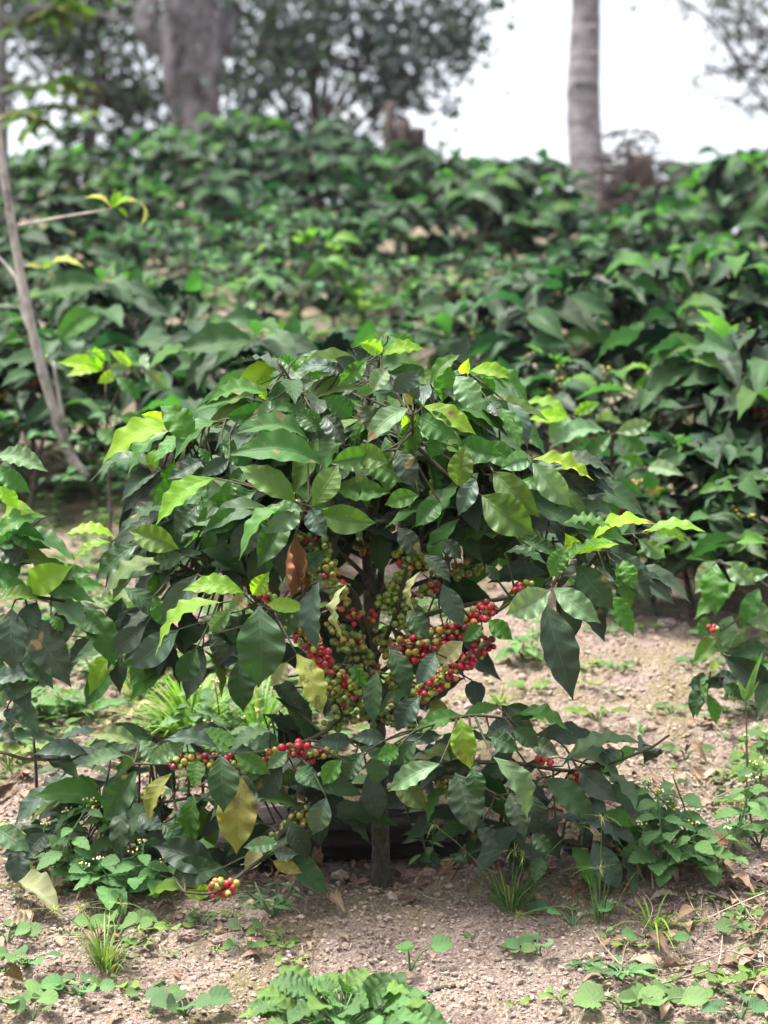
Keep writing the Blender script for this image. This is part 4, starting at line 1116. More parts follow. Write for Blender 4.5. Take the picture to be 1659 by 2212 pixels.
ROWS = [
 ('in the row right behind the fruiting bush', [(650, 668, 5.0, 0), (1590, 675, 5.2, 1), (1760, 760, 5.0, 2), (1405, 930, 4.85, 2), (1500, 1045, 4.75, 5), (1660, 985, 4.6, 5), (1235, 745, 5.5, 1)]),
 ('in the second row behind the fruiting bush', [(-70, 640, 6.0, 5), (300, 562, 6.0, 0), (70, 745, 5.8, 2), (470, 720, 5.7, 4), (1175, 572, 6.1, 2), (1430, 535, 6.3, 0), (1725, 590, 6.2, 4)]),
 ('in the third row behind the fruiting bush', [(640, 490, 7.3, 7), (60, 480, 7.5, 4), (190, 590, 6.9, 6), (960, 610, 7.2, 5), (1320, 520, 7.6, 6), (1590, 505, 7.6, 3)]),
 ('in the fourth row behind the fruiting bush', [(1020, 347, 9.1, 0), (850, 430, 8.9, 4), (1215, 440, 9.3, 6), (1410, 440, 8.9, 3), (1605, 335, 9.6, 0), (90, 400, 8.7, 6), (265, 385, 9.5, 3), (450, 365, 10.0, 4), (700, 385, 10.0, 6)]),
 ('in the row just below the crest', [(30, 335, 11.4, 3), (190, 318, 11.3, 5), (350, 300, 11.5, 0), (530, 302, 11.2, 6), (655, 290, 11.4, 4), (800, 330, 11.4, 3), (930, 322, 11.4, 6), (1140, 330, 11.2, 6), (1475, 390, 11.3, 4), (1665, 330, 11.3, 5)]),
 ('standing on the crest itself', [(70, 340, 13.2, 6), (200, 265, 13.3, 4), (345, 268, 13.2, 3), (540, 245, 13.4, 0), (690, 262, 13.3, 6), (860, 300, 13.2, 4), (1010, 335, 13.4, 3), (1140, 335, 13.3, 5), (1520, 345, 13.3, 4), (1640, 305, 13.2, 6)]),
]
rg = random.Random(3)
ROWS.append(('among the coffee rows', [(340, 470, 8.8, 9), (430, 455, 9.1, 8), (530, 462, 8.6, 9), (620, 440, 9.2, 8), (740, 462, 8.8, 9), (1090, 610, 8.0, 8), (840, 560, 7.7, 8), (900, 690, 6.2, 9), (60, 880, 5.55, 8), (350, 890, 5.4, 9), (500, 560, 7.8, 8), (990, 535, 8.4, 9), (1140, 545, 8.2, 9), (410, 520, 8.3, 9), (720, 545, 8.1, 9), (1060, 500, 9.0, 8)]))
for rowname, lst in ROWS:
    for i, (px, yt, D, v) in enumerate(sorted(lst)):
        look = 'pale small-leaved weed bush' if v in (8, 9) else 'berry-bearing coffee shrub' if SH[v]['cherries'] else 'leafy coffee shrub'
        shrub(px, yt, D, v, rg.random() * 6.28, '%s %s, %s from the left' % (look, rowname, ORD[i] if i < len(ORD) else 'tenth'))

# ------------------------------------------------------------------ leaning bare sapling on the left
rng = np.random.RandomState(9)
SY = 1.75
b0 = gpt(226, 1128); SY = b0[1]
sap = empty('leaning_sapling', b0, 'thin pale bare stem with few yellow leaves, leaning past the left edge', 'sapling')
st = MB(); yy = SY
p = smooth_path([b0 - [0, 0, .03], at(216, 1085, yy), at(185, 1032, yy - .02)], 5); tube(st, p, .0085, .0085, 8)
st2 = MB(); p = smooth_path([at(185, 1034, yy - .02), at(150, 980, yy - .03), at(115, 880, yy - .05), at(75, 735, yy - .08), at(32, 520, yy - .1), at(2, 330, yy - .12), at(-30, 120, yy - .14)], 7)
tube(st2, p, np.linspace(.015, .009, len(p)) * (1 + .12 * (np.arange(len(p)) % 6 == 0)), None, 9)
st2.build('stem', M['bark_pale'], sap, b0)
st.build('root_collar', M['twig'], sap, b0)
for pts, r in (([(152, 968, -.03), (132, 880, -.06), (115, 780, -.08)], .007), ([(80, 740, -.08), (50, 680, -.06), (38, 610, -.06), (10, 570, -.05), (-20, 540, -.05)], .006), ([(185, 1032, -.02), (145, 1005, -.05), (105, 975, -.06)], .006)):
    m_ = MB(); tube(m_, smooth_path([at(a, b, yy + c) for a, b, c in pts], 5), r, r * .6, 7); m_.build('branch', M['twig' if pts[0][0] == 185 else 'bark_pale'], sap, b0)
m_ = MB(); lf = MB()
tube(m_, smooth_path([at(28, 490, yy - .1), at(130, 470, yy - .12), at(240, 452, yy - .14)], 5), .005, .003, 6); tw = m_.build('branch', M['bark_pale'], sap, b0)
for a in ((240, 450, 262, 412, 16, 'b'), (245, 450, 285, 425, 16, 'b'), (240, 452, 180, 428, 10, 'w'), (250, 448, 300, 435, 12, 'w'), (300, 435, 302, 490, 10, 'w'), (245, 445, 250, 415, 14, 'y'), (255, 450, 275, 470, 12, 'b')):
    view_leaf(lf, at(a[0], a[1], yy - .14), at(a[2], a[3], yy - .15), a[4] / F * 5.2, a[5], rng, 6, 12)
lf.build('leaves', M['coffee_far'], tw, b0)
m_ = MB(); lf = MB(); tube(m_, smooth_path([at(38, 575, yy - .09), at(70, 575, yy - .1), at(100, 580, yy - .12)], 4), .003, .002, 6); tw = m_.build('branch', M['bark_pale'], sap, b0)
for a in ((100, 580, 185, 580, 16, 'w'), (95, 578, 55, 572, 14, 'w'), (100, 582, 112, 622, 14, 'h'), (90, 578, 120, 570, 14, 'b')):
    view_leaf(lf, at(a[0], a[1], yy - .12), at(a[2], a[3], yy - .13), a[4] / F * 5.2, a[5], rng, 6, 12)
lf.build('leaves', M['coffee_far'], tw, b0)

# ------------------------------------------------------------------ trees on and behind the crest
def leaf_cloud(mb, centers, radii, n, size, col, rng, flat=0.8):
    """many small folded leaves gathered in loose clumps"""
    C = np.asarray(centers); R = np.asarray(radii); idx = rng.choice(len(C), n, p=R ** 2 / np.sum(R ** 2))
    p = C[idx] + rng.randn(n, 3) * (R[idx] * .5)[:, None] * [1, 1, flat]
    d = rng.randn(n, 3); d[:, 2] -= .5; d /= np.linalg.norm(d, axis=1, keepdims=True)
    nn = rng.randn(n, 3); nn[:, 2] += .8; b = np.cross(d, nn); b /= np.linalg.norm(b, axis=1, keepdims=True); nn = np.cross(b, d)
    L = size * (.6 + .8 * rng.rand(n, 1)); W = L * .5
    V = np.stack([p, p + d * L * .5 + b * W * .5 + nn * W * .15, p + d * L, p + d * L * .5 - b * W * .5 + nn * W * .15], 1).reshape(-1, 3)
    c = np.array(col)[None, :] * np.ones((n, 1)); f = .65 + .7 * rng.rand(n, 1); c[:, :3] *= f
    mb.add(V, np.arange(n * 4).reshape(n, 4), None, np.repeat(c, 4, 0))
def limb(mb, a, b, r0, r1, rng, wob=.08, sides=8):
    a = np.asarray(a, float); b = np.asarray(b, float); L = np.linalg.norm(b - a)
    p = smooth_path([a, a + (b - a) * .35 + rng.randn(3) * wob * L, a + (b - a) * .7 + rng.randn(3) * wob * L, b], 5)
    tube(mb, p, np.linspace(r0, r1, len(p)), None, sides, rng=rng, jit=.12); return p
def crown_parts(root, base, boughs, mat_b, crown_kw, rng):
    cb = MB(); lim = []
    for a, b, r0, r1 in boughs:
        m_ = MB(); p = limb(m_, a, b, r0, r1, rng); lim.append(p)
        for q in range(5):
            i = rng.randint(len(p) // 3, len(p)); e = p[i] + rng.randn(3) * [.5, .5, .35]; limb(m_, p[i], e, r1 * .28, .005, rng, .1, 5); lim.append(np.array([p[i], e]))
        m_.build('branch', mat_b, root, base)
    cen = []; rad = []
    for p in lim:
        for q in range(crown_kw.get('clumps', 6)): cen.append(p[rng.randint(len(p) // 2, len(p))] + rng.randn(3) * crown_kw['spread']); rad.append(crown_kw['r'] * (.6 + .8 * rng.rand()))
    for c in crown_kw.get('extra', []): cen.append(np.array(c[:3])); rad.append(c[3])
    leaf_cloud(cb, cen, rad, crown_kw['n'], crown_kw['size'], crown_kw['col'], rng)
    cb.build('crown', M['crown'], root, base, smooth=False)
DKG = (.020, .040, .026, .22)
# old tree with the massive forked trunk
rng = np.random.RandomState(31); D = 15.2; y = D - D0
def af(px, py, D): return at(px, py, D - D0)
b0 = np.array([*af(428, 300, D)[:2], 0]); b0[2] = gz(b0[0], b0[1])
t1 = empty('old_shade_tree', b0, 'old shade tree with a massive gnarled grey trunk that forks above the shrubs', 'tree')
tm = MB()
p = smooth_path([b0 - [0, 0, .1], af(426, 290, D), af(418, 200, D), af(412, 110, D), af(415, 20, D), af(420, -120, D)], 7)
tube(tm, p, np.interp(np.linspace(0, 1, len(p)), [0, .25, .5, .7, 1], [.21, .165, .20, .215, .17]), None, 22, rng=rng, jit=.2)
for px, py, r in ((375, 110, .10), (452, 150, .085), (440, 60, .10), (385, 190, .07), (445, 230, .07), (400, 40, .1), (395, 60, .09), (465, 90, .07)):   # burls and buttresses
    c = af(px, py, D - .12); pp = smooth_path([c - [0, 0, .35], c, c + [0, 0, .3]], 5); tube(tm, pp, np.array([.3, .7, 1, 1.05, .9, .8, .9, 1, .8, .5, .3][:len(pp)]) * r * .75, None, 10, rng=rng, jit=.3)
tm.build('trunk', M['bark_big'], t1, b0)
BGH = [(af(390, 130, D + .05), af(295, -60, D + .25), .085, .07), (af(420, 20, D), af(620, -190, D + 1.6), .13, .06), (af(470, 100, D + .1), af(520, 10, D + .8), .07, .04), (af(293, -55, D + .2), af(120, -300, D + 1.5), .1, .04), (af(420, -100, D), af(460, -500, D + 1), .18, .06), (af(293, -55, D + .2), af(330, -450, D + 2.5), .1, .04)]
crown_parts(t1, b0, BGH, M['bark_big'], dict(n=1700, size=.10, r=.42, spread=.4, col=DKG, clumps=6), rng)
# other trees beyond the crest: (label, base px, D, boughs..., clumps)
def far_tree(name, label, px, D, clumps, n, size, col, seed, trunk_r=.06, bpx=None, density=1):
    rng = np.random.RandomState(seed); b = af(px, 300, D); b[2] = gz(b[0], b[1]); root = empty(name, b, label, 'tree')
    top = af(px + 10, clumps[0][1] - 100, D); tm = MB(); limb(tm, b - [0, 0, .2], top, trunk_r, trunk_r * .5, rng, .03, 10); tm.build('trunk', M['brush'], root, b)
    cen = []; rad = []
    for cx, cy, dd, r in clumps:
        e = af(cx, cy, D + dd); m_ = MB(); s = b + (top - b) * (.35 + .5 * rng.rand()); limb(m_, s, e, trunk_r * .4, .012, rng, .06, 6); m_.build('branch', M['brush'], root, b)
        for q in range(5): cen.append(e + rng.randn(3) * r * .45); rad.append(r * (.5 + .5 * rng.rand()))
    cb = MB(); leaf_cloud(cb, cen, rad, n, size, col, rng); cb.build('crown', M['crown'], root, b, smooth=False)
far_tree('broadleaf_tree', 'dense dark broadleaf tree beyond the crest, right of the massive trunk', 690, 19, 
   [(700, 60, 0, .65), (620, 130, .5, .6), (820, 40, -.4, .65), (560, 60, .2, .6), (760, 150, .4, .55), (880, 130, -.3, .5), (640, 220, .3, .42), (560, 190, .6, .45), (930, 60, .2, .5), (980, 20, .2, .4), (700, -60, 0, .8), (850, -60, .3, .7), (800, 215, 0, .33), (900, 205, .2, .3), (600, -30, .3, .7), (1010, 50, .1, .2), (985, 130, .1, .14), (1020, 0, .2, .25), (960, 215, .2, .13)], 5600, .105, (.018, .036, .032, .2), 41)
far_tree('broadleaf_tree', 'dark small-leaved tree beyond the crest, left of the massive trunk', 180, 18, 
   [(250, 60, 0, .5), (310, 150, .3, .42), (180, 20, .3, .5), (230, 170, .2, .38), (120, 90, .5, .4), (330, 230, .5, .32), (200, -60, 0, .7), (60, 40, .4, .5), (330, 20, .6, .5), (280, 260, .3, .28), (60, -60, .4, .6), (20, 180, .2, .3)], 5400, .09, (.020, .038, .026, .2), 42)
far_tree('broadleaf_tree', 'sparse tree with thin sprays hanging into the sky at the upper right corner', 1790, 21, 
   [(1640, 60, 0, .3), (1590, 120, .3, .24), (1530, 150, .2, .15), (1500, 180, .1, .10), (1650, 180, .2, .25), (1560, 60, .4, .2), (1600, 10, .1, .3), (1480, 10, .3, .16), (1690, 120, .2, .45), (1760, 40, .2, .7), (1620, 220, .3, .16), (1540, -30, .3, .3), (1430, -30, .3, .22)], 1900, .085, (.035, .045, .045, .25), 43)
# slim straight tree
rng = np.random.RandomState(33); b0 = gpt(1285, 498); D = b0[1] + D0
t2 = empty('slim_tree', b0, 'slim straight tree with pale ringed bark rising against the white sky', 'tree')
tm = MB(); p = smooth_path([b0 - [0, 0, .1], af(1283, 470, D), af(1272, 380, D), af(1263, 300, D), af(1260, 200, D), af(1264, 90, D), af(1267, -30, D), af(1272, -300, D), af(1280, -700, D)], 6)
tube(tm, p, D / 12.6 * np.interp(np.linspace(0, 1, len(p)), [0, .12, .4, .6, 1], [.135, .105, .10, .092, .06]), None, 18, rng=rng, jit=.07)
for z in (60, 120, 180, 250, 330): 
    c = af(1245 + rng.randint(40), z, D - .085); tube(tm, np.array([c, c + [0, -.035, .01]]), .03, .015, 7)
tm.build('trunk', M['bark_slim'], t2, b0)
crown_parts(t2, b0, [(p[-1], p[-1] + np.array([.9, .3, .7]), .05, .02), (p[-1], p[-1] + np.array([-.9, -.2, .8]), .05, .02), (p[-1], p[-1] + np.array([.1, .9, 1.1]), .05, .02)], M['bark_slim'], dict(n=2600, size=.1, r=.5, spread=.35, col=DKG), rng)
# feathery young tree at the left edge
rng = np.random.RandomState(34); D = 9.4; b0 = af(-12, 500, D); b0[2] = gz(b0[0], b0[1])
t3 = empty('feathery_tree', b0, 'young tree at the upper left corner with feathery yellow-green leaves', 'tree')
tm = MB(); limb(tm, b0 - [0, 0, .1], af(0, -150, D), .055, .04, rng, .01, 10); tm.build('trunk', M['bark_slim'], t3, b0)
for a, b, nf in (((2, 40), (150, 20), 12), ((2, 160), (190, 190), 10), ((0, 240), (110, 260), 9), ((0, 60), (230, -20), 12), ((0, 10), (60, -60), 8), ((0, 250), (190, 250), 6)):
    m_ = MB(); p = limb(m_, af(*a, D), af(*b, D - .3), .012, .005, rng, .05, 6); lf = MB()
    for q in range(int(nf * 2.2)):
        i = rng.randint(len(p) // 3, len(p)); d = unit(np.array([.6 * rng.randn() + .3, .5 * rng.randn(), -.35 + .4 * rng.rand()])); l = .09 + .10 * rng.rand()
        c = np.array([.065, .115, .022]) * (.6 + .8 * rng.rand())
        if rng.rand() < .2: c = np.array([.12, .115, .03])
        leaf(lf, p[i], p[i] + d * l, [.3 * rng.randn(), .3 * rng.randn(), 1], l * .42, (*c, .4), 'pinn', 4, 22, .1, .2, 0, .05, rng)
    o = m_.build('branch', M['twig'], t3, b0); lf.build('leaves', M['crown'], o, b0)

# stump and brush on the crest
rng = np.random.RandomState(35); D = 14.6; b0 = af(862, 300, D); b0[2] = gz(b0[0], b0[1])
stp = empty('broken_stump', b0, 'broken brown stump on the crest under the dark tree crown', 'stump')
m_ = MB(); limb(m_, b0 - [0, 0, .1], af(842, 222, D), .07, .028, rng, .03, 10); limb(m_, b0 + [.06, 0, 0], af(905, 275, D), .08, .05, rng, .05, 9); limb(m_, b0 + [.03, 0, .1], af(872, 262, D), .09, .05, rng, .05, 10); m_.build('trunk', M['brush'], stp, b0)
D = 12.7; b0 = af(1372, 400, D); b0[2] = gz(b0[0], b0[1]); top = af(1365, 290, D)[2] - b0[2]
bp = empty('brush_heap', b0, 'heap of dead brown brushwood and roots beside the foot of the slim tree', 'brush pile')
m_ = MB()
hb = MB(); v = ICO4[0] * (1 + .9 * vn(ICO4[0][:, 0:1] * 5, ICO4[0][:, 2:3] * 5)) * [.17, .14, top * .72]; v[:, :2] *= 1; hb.add(v + b0, None, ICO4[1])
hb.build('root_mass', M['brush'], bp, b0)
for q in range(300):
    a = rng.rand() * 6.28; r = .26 * rng.rand() ** .5; z = top * (1 - (r / .31) ** 2) * (.3 + .75 * rng.rand()); c = b0 + [r * math.cos(a), r * math.sin(a) * .8, max(z, .02)]
    d = unit([rng.randn(), .5 * rng.randn(), .35 * rng.randn() + .1]) * (.07 + .12 * rng.rand()); limb(m_, c - d, c + d, .005 + .008 * rng.rand(), .003, rng, .12, 5)
m_.build('dead_sticks', M['brush'], bp, b0)
m_ = MB()
for a, b in (((1330, 330), (1395, 195)), ((1345, 340), (1382, 235)), ((1320, 320), (1350, 270)), ((1390, 350), (1440, 320)), ((1410, 375), (1470, 300)), ((1400, 395), (1440, 365))):
    limb(m_, af(*a, D), af(*b, D + .1), .006, .002, rng, .05, 5)
m_.build('bare_twigs', M['brush'], bp, b0)
D = 14.5; b0 = af(1070, 350, D); b0[2] = gz(b0[0], b0[1]); bs = empty('dead_sapling', b0, 'thin leafless sapling on the crest left of the slim tree', 'sapling')
m_ = MB(); p = limb(m_, b0, af(1066, 235, D), .007, .003, rng, .01, 6); limb(m_, p[9], af(1050, 240, D), .005, .002, rng, .05, 5); limb(m_, p[7], af(1095, 265, D), .005, .002, rng, .05, 5); m_.build('stem', M['bark_pale'], bs, b0)
# ------------------------------------------------------------------ weeds, grass, fallen leaves, clods
def W(px): return px / F * 3.35
def round_weed(px, py, size, n, label, seed, col=(.085, .18, .045), kind='round', up=.6, cat='weed', wr=.95, ln=1.0, group=None, name='broadleaf_seedling'):
    rng = np.random.RandomState(seed); col = tuple(np.array(col) * (.8 + .35 * rng.rand()) * [.85 + .5 * rng.rand(), 1, .8 + .4 * rng.rand()]); b = gpt(px, py); s = 1.3 * size / F * (b[1] + D0); root = empty(name, b, label, cat, group)
    st, lf = MB(), MB(); a0 = rng.rand() * 6.28
    for k in range(n):
        a = a0 + k * 2.4 + .3 * rng.randn(); r = (k + .6) / n; e = up * (1.15 - .7 * r) + .15 * rng.rand(); hd = np.array([math.cos(a), math.sin(a), 0])
        dr = hd * math.cos(e) + np.array([0, 0, math.sin(e)]); q = b + dr * s * (.35 + .55 * r); dl = unit(hd * math.cos(e * .3) + np.array([0, 0, math.sin(e * .3) - .15 * rng.rand()])); l = s * (.45 + .3 * rng.rand()) * ln
        tube(st, smooth_path([b - [0, 0, .004], (b + q) / 2 + [0, 0, .1 * s], q], 4), s * .022 + .0004, s * .014 + .0004, 5, (*(np.array(col) * .9), 0))
        f = .75 + .5 * rng.rand(); leaf(lf, q, q + dl * l, [.25 * rng.randn(), .2 * rng.randn() - .8, 1], l * wr, (*(np.array(col) * f), .28), kind, 8, 18 if kind != 'round' else 10, .06 + .06 * rng.rand(), .12 + .15 * rng.rand(), .02, .05, rng)
    st.build('stem', M['grass'], root, b); lf.build('leaves', M['weed'], root, b); return root
def toothed_weed(px, py, tops, label, seed, lsize=48, col=(.075, .165, .05), flowers=True, cat='weed', kind='tooth', name='toothed_weed', group=None, red=False):
    """leafy stems from one root: tops = list of (px, py) stem ends"""
    rng = np.random.RandomState(seed); b = gpt(px, py); root = empty(name, b, label, cat, group)
    for tx, ty in tops:
        fl = MB(); st, lf = MB(), MB(); e = at(tx, ty, b[1] - .02 - .05 * rng.rand()); L = np.linalg.norm(e - b); lsz = lsize * 1.25
        p = smooth_path([b - [0, 0, .005], b + (e - b) * .5 + [0.1 * L * rng.randn(), .03 * rng.randn(), .04 * L], e], 7); tube(st, p, .0021, .0012, 6, (*(np.array(col) * .9), 0)); n = max(3, int(L / .026)); a0 = rng.rand() * 6.28
        for k in range(n):
            t = .2 + .8 * (k + .6) / n; i = min(len(p) - 1, int(t * (len(p) - 1))); a = a0 + k * 1.57 + .3 * rng.randn(); l = lsz / F * 3.4 * (1.05 - .55 * t ** 3) * (.75 + .45 * rng.rand())
            for sg in (0, PI):
                d = unit([math.cos(a + sg), math.sin(a + sg) * .8, .15 + .3 * rng.randn() * .5 - .1]); q = p[i] + d * l * .22
                tube(st, np.array([p[i], q]), .0009, .0007, 4, (*col, 0), cap=False)
                cc = np.array(col) * (.7 + .6 * rng.rand())
                if red and t < .5 and rng.rand() < .6: cc = np.array([.30, .07, .06])
                leaf(lf, q, q + unit(d + [0, 0, -.35]) * l, [.25 * rng.randn(), .25 * rng.randn() - .6, 1], l * (.62 if kind == 'tooth' else .24), (*cc, .26), kind, 8, 27 if kind == 'tooth' else 14, .08, .15, .02, .04, rng)
        if flowers:
            for _ in range(7):
                c = e + [.006 * rng.randn(), .006 * rng.randn(), .006 + .006 * rng.rand()]; v = ICO2[0] * .0016; fl.add(c + v, None, ICO2[1], (.75, .72, .5, 0) if rng.rand() < .6 else (.6, .42, .08, 0)); tube(fl, np.array([e, c]), .0004, .0004, 4, (*col, 0), cap=False)
        o = st.build('stem', M['grass'], root, b); lf.build('leaves', M['weed'], o, b)
        if fl.n: fl.build('flower_head', M['grass'], o, b)
    return root
def grass(px, py, hpx, n, width, spread, droop, col, label, seed, heads=(), cat='grass tuft', name='grass_tuft'):
    rng = np.random.RandomState(seed); b = gpt(px, py); H = hpx / F * (b[1] + D0); root = empty(name, b, label, cat); bl, hd = MB(), MB()
    for k in range(n):
        a = rng.rand() * 6.28; t = spread * rng.rand() ** .7; d = [math.sin(t) * math.cos(a), math.sin(t) * math.sin(a), math.cos(t)]; f = .65 + .7 * rng.rand(); c = np.array(col) * f
        if rng.rand() < .1: c = np.array([.30, .27, .12])
        q = b + np.array([math.cos(a), math.sin(a), 0]) * .006 * rng.rand() * (1 + hpx / 90); q[2] = gz(q[0], q[1]) - .002
        blade(bl, q, d, H * (.6 + .6 * rng.rand()), width * (.7 + .6 * rng.rand()), droop * (.4 + rng.rand()), (*c, .3), 9, rng)
    for hx, hy in heads:
        e = at(hx, hy, b[1] - .03); m_ = smooth_path([b, (b + e) / 2 + [0, 0, .015], e], 6); tube(hd, m_, .0008, .0006, 5, (.10, .16, .04, 0))
        for k in range(26):
            d = unit(rng.randn(3)); blade(hd, e, d, .006 + .012 * rng.rand(), .0016, .1, (.26, .27, .08, .2), 3)
        for k in range(3):
            a = rng.rand() * 6.28; blade(hd, e, [math.cos(a), math.sin(a), .25], .05 + .03 * rng.rand(), .0022, .4, (.14, .21, .05, .25), 6)
    bl.build('blades', M['grass'], root, b)
    if hd.n: hd.build('seed_heads', M['grass'], root, b)
    return root
YG = (.11, .20, .035); LG = (.070, .160, .050); GG = (.050, .125, .045)
# big rosette in front
def rosette(px, py, label, seed):
    rng = np.random.RandomState(seed); b = gpt(px, py); root = empty('lobed_weed', b, label, 'weed'); st, lf = MB(), MB()
    for k in range(62):
        a = k * 2.4; r = math.sqrt((k + .5) / 62); R = .098 * r; e = 1.15 - .85 * r; q = b + np.array([R * math.cos(a), R * .8 * math.sin(a), .018 + .036 * (1 - r * r) + .014 * rng.rand()])
        q[2] = max(q[2], gz(q[0], q[1]) + .02)
        hd = np.array([math.cos(a), math.sin(a), 0]); dl = unit(hd * (1 if r > .3 else .5) + np.array([0, 0, .5 * (1 - r) + .3 * rng.randn()])); l = (.036 + .018 * rng.rand()) * (1.1 if r > .4 else .85)
        tube(st, smooth_path([b - [0, 0, .004], (b + q) / 2 + [0, 0, .008], q], 4), .0014, .0010, 5, (*LG, 0)); f = .55 + .75 * rng.rand()
        c = np.array(LG if rng.rand() < .75 else YG) * f
        leaf(lf, q, q + dl * l, [.6 * rng.randn(), .5 * rng.randn() - .8, 1], l * (.7 + .2 * rng.rand()), (*c, .28), 'tooth', 8, 36, .12, .2, .03, .07, rng)
    for k in range(22):
        x = rng.uniform(-.085, .085); q = b + np.array([x, -.055 * math.sqrt(max(0, 1 - (x / .1) ** 2)) - .02 * rng.rand(), 0]); q[2] = gz(q[0], q[1]) + .012 + .03 * rng.rand(); l = .034 + .018 * rng.rand(); c = np.array(LG if rng.rand() < .7 else GG) * (.55 + .7 * rng.rand())
        leaf(lf, q, q + unit([.6 * rng.randn() + 6 * x, -.6, -.15 + .25 * rng.randn()]) * l, [.5 * rng.randn(), -.7, 1], l * .8, (*c, .28), 'tooth', 8, 36, .12, .2, .03, .07, rng); tube(st, np.array([b, q]), .0012, .0009, 5, (*LG, 0))
    st.build('stem', M['grass'], root, b); lf.build('leaves', M['weed'], root, b)
rosette(738, 2238, 'large bright green rosette of broad lobed leaves at the bottom edge of the picture', 51)
ROUND = [
 (885, 2098, 62, 3, LG, 'round', 1.25, 'two-tiered pale green seedling with round leaves, alone on the soil behind the lobed rosette'),
 (398, 2195, 62, 7, GG, 'round', .7, 'grey-green five-leaved weed left of the lobed rosette at the bottom edge'),
 (30, 2180, 70, 8, LG, 'round', .5, 'clump of round-leaved weeds in the bottom left corner'),
 (175, 2150, 55, 7, LG, 'round', .5, 'spreading grey-green seedlings right of the bottom left corner clump'),
 (260, 2140, 42, 6, YG, 'lobe', .5, 'small lobed seedling cluster between the corner clump and the five-leaved weed'),
 (320, 2150, 40, 5, LG, 'round', .5, 'little round seedling just left of the five-leaved weed'),
 (70, 2205, 46, 3, GG, 'round', .9, 'single big round leaf seedling at the very bottom left'),
 (60, 2085, 48, 6, LG, 'round', .55, 'round-leaved weed at the left edge above the corner clump'),
 (250, 2030, 62, 7, LG, 'round', .9, 'round-leaved weed growing through the sedge tuft on the left'),
 (15, 2040, 50, 5, LG, 'round', .8, 'pale round weed cut by the left edge beside the dead drooping leaf'),
 (375, 2010, 34, 6, YG, 'lobe', .4, 'flat bright seedling between the sedge tuft and the fallen berry cluster'),
 (442, 2000, 30, 4, LG, 'round', .8, 'small pale seedling directly below the berry cluster that touches the soil'),
 (508, 1985, 24, 5, YG, 'lobe', .6, 'tiny bright seedling right of the berry cluster on the soil'),
 (530, 2015, 28, 5, LG, 'round', .6, 'pale seedling under the bushy opposite-leaved weed'),
 (575, 2025, 26, 5, YG, 'lobe', .5, 'bright flat seedling, upper one of the loose group left of the trunk line'),
 (612, 2050, 34, 7, YG, 'lobe', .45, 'widest bright seedling of the loose group left of the trunk line'),
 (632, 2085, 32, 5, YG, 'lobe', .4, 'lowest bright seedling of the loose group left of the trunk line'),
 (470, 2062, 24, 5, YG, 'lobe', .6, 'little bright seedling left of the loose group, standing alone'),
 (522, 2058, 28, 4, LG, 'round', .6, 'rounded seedling next to the little bright one'),
 (1112, 2070, 36, 4, LG, 'round', .7, 'left one of the two seedlings right of the two-tiered one'),
 (1165, 2065, 44, 4, LG, 'round', .9, 'taller of the two seedlings right of the two-tiered one'),
 (1238, 1998, 58, 4, LG, 'lobe', .7, 'lobed weed below the curled brown leaf'),
 (1402, 2045, 54, 3, LG, 'round', .6, 'heart-leaved weed under the yellow-green grass tuft on the right'),
 (1300, 2020, 26, 2, LG, 'round', .6, 'tiny two-leaved seedling between the lobed weed and the grass tuft'),
 (1020, 2030, 22, 3, LG, 'round', .7, 'tiny pale seedling alone on the mossy soil right of the trunk'),
 (1345, 2185, 66, 6, LG, 'round', .7, 'round-leaved weed at the bottom edge on the right'),
 (1420, 2185, 66, 8, LG, 'round', .6, 'tallest of the round-leaved weeds at the bottom right'),
 (1500, 2160, 44, 6, LG, 'round', .5, 'small round weed right of the tallest one at the bottom right'),
 (1570, 2125, 44, 7, YG, 'round', .5, 'yellowish clover-like weed near the bottom right corner'),
 (1630, 2110, 48, 6, YG, 'lobe', .6, 'yellow-green lobed weed at the right edge near the bottom'),
 (1600, 2200, 52, 5, GG, 'lobe', .7, 'grey-green lobed weed in the bottom right corner'),
 (1212, 2168, 34, 5, YG, 'coffee', .5, 'tiny star-shaped yellow-green sprout on bare soil at the bottom'),
 (1115, 2175, 26, 5, YG, 'round', .4, 'tiny flat sprout left of the star-shaped one'),
 (1625, 2030, 50, 6, LG, 'round', .6, 'round-leaved weed at the right edge beside the dry straws'),
 (1600, 1990, 36, 5, YG, 'coffee', .6, 'pointed-leaved seedling among the dry straws at the right edge'),
 (965, 1885, 46, 8, GG, 'lobe', .9, 'clover-like weed under the upright narrow-leaved weed right of the trunk'),
 (20, 1665, 56, 7, YG, 'coffee', .9, 'bright pointed seedling on the bare bank at the left edge'),
 (195, 1560, 46, 7, LG, 'coffee', 1.1, 'broad upright weed behind the left coffee plant'),
 (1290, 1558, 42, 9, YG, 'coffee', .6, 'bright low weed on the bare path right of the fruiting bush'),
 (1140, 1500, 34, 8, YG, 'coffee', .8, 'bright weed behind the lower right branch of the fruiting bush'),
 (1390, 1370, 30, 6, LG, 'coffee', .8, 'green weed on the path below the right branch tips'),
 (1305, 1372, 30, 5, LG, 'round', .7, 'round-leaved weed on the path below the dark hanging leaf'),
 (1480, 1640, 44, 5, LG, 'coffee', .7, 'pointed weed beside the bare twig end on the right'),
]
for k, (px, py, sz, n_, c, kd, up, lab) in enumerate(ROUND): round_weed(px, py, sz, n_, lab, 300 + k, c, kd, up, wr={'round': .95, 'lobe': .8, 'coffee': .42}[kd], ln=1.0 if kd != 'coffee' else 1.4)
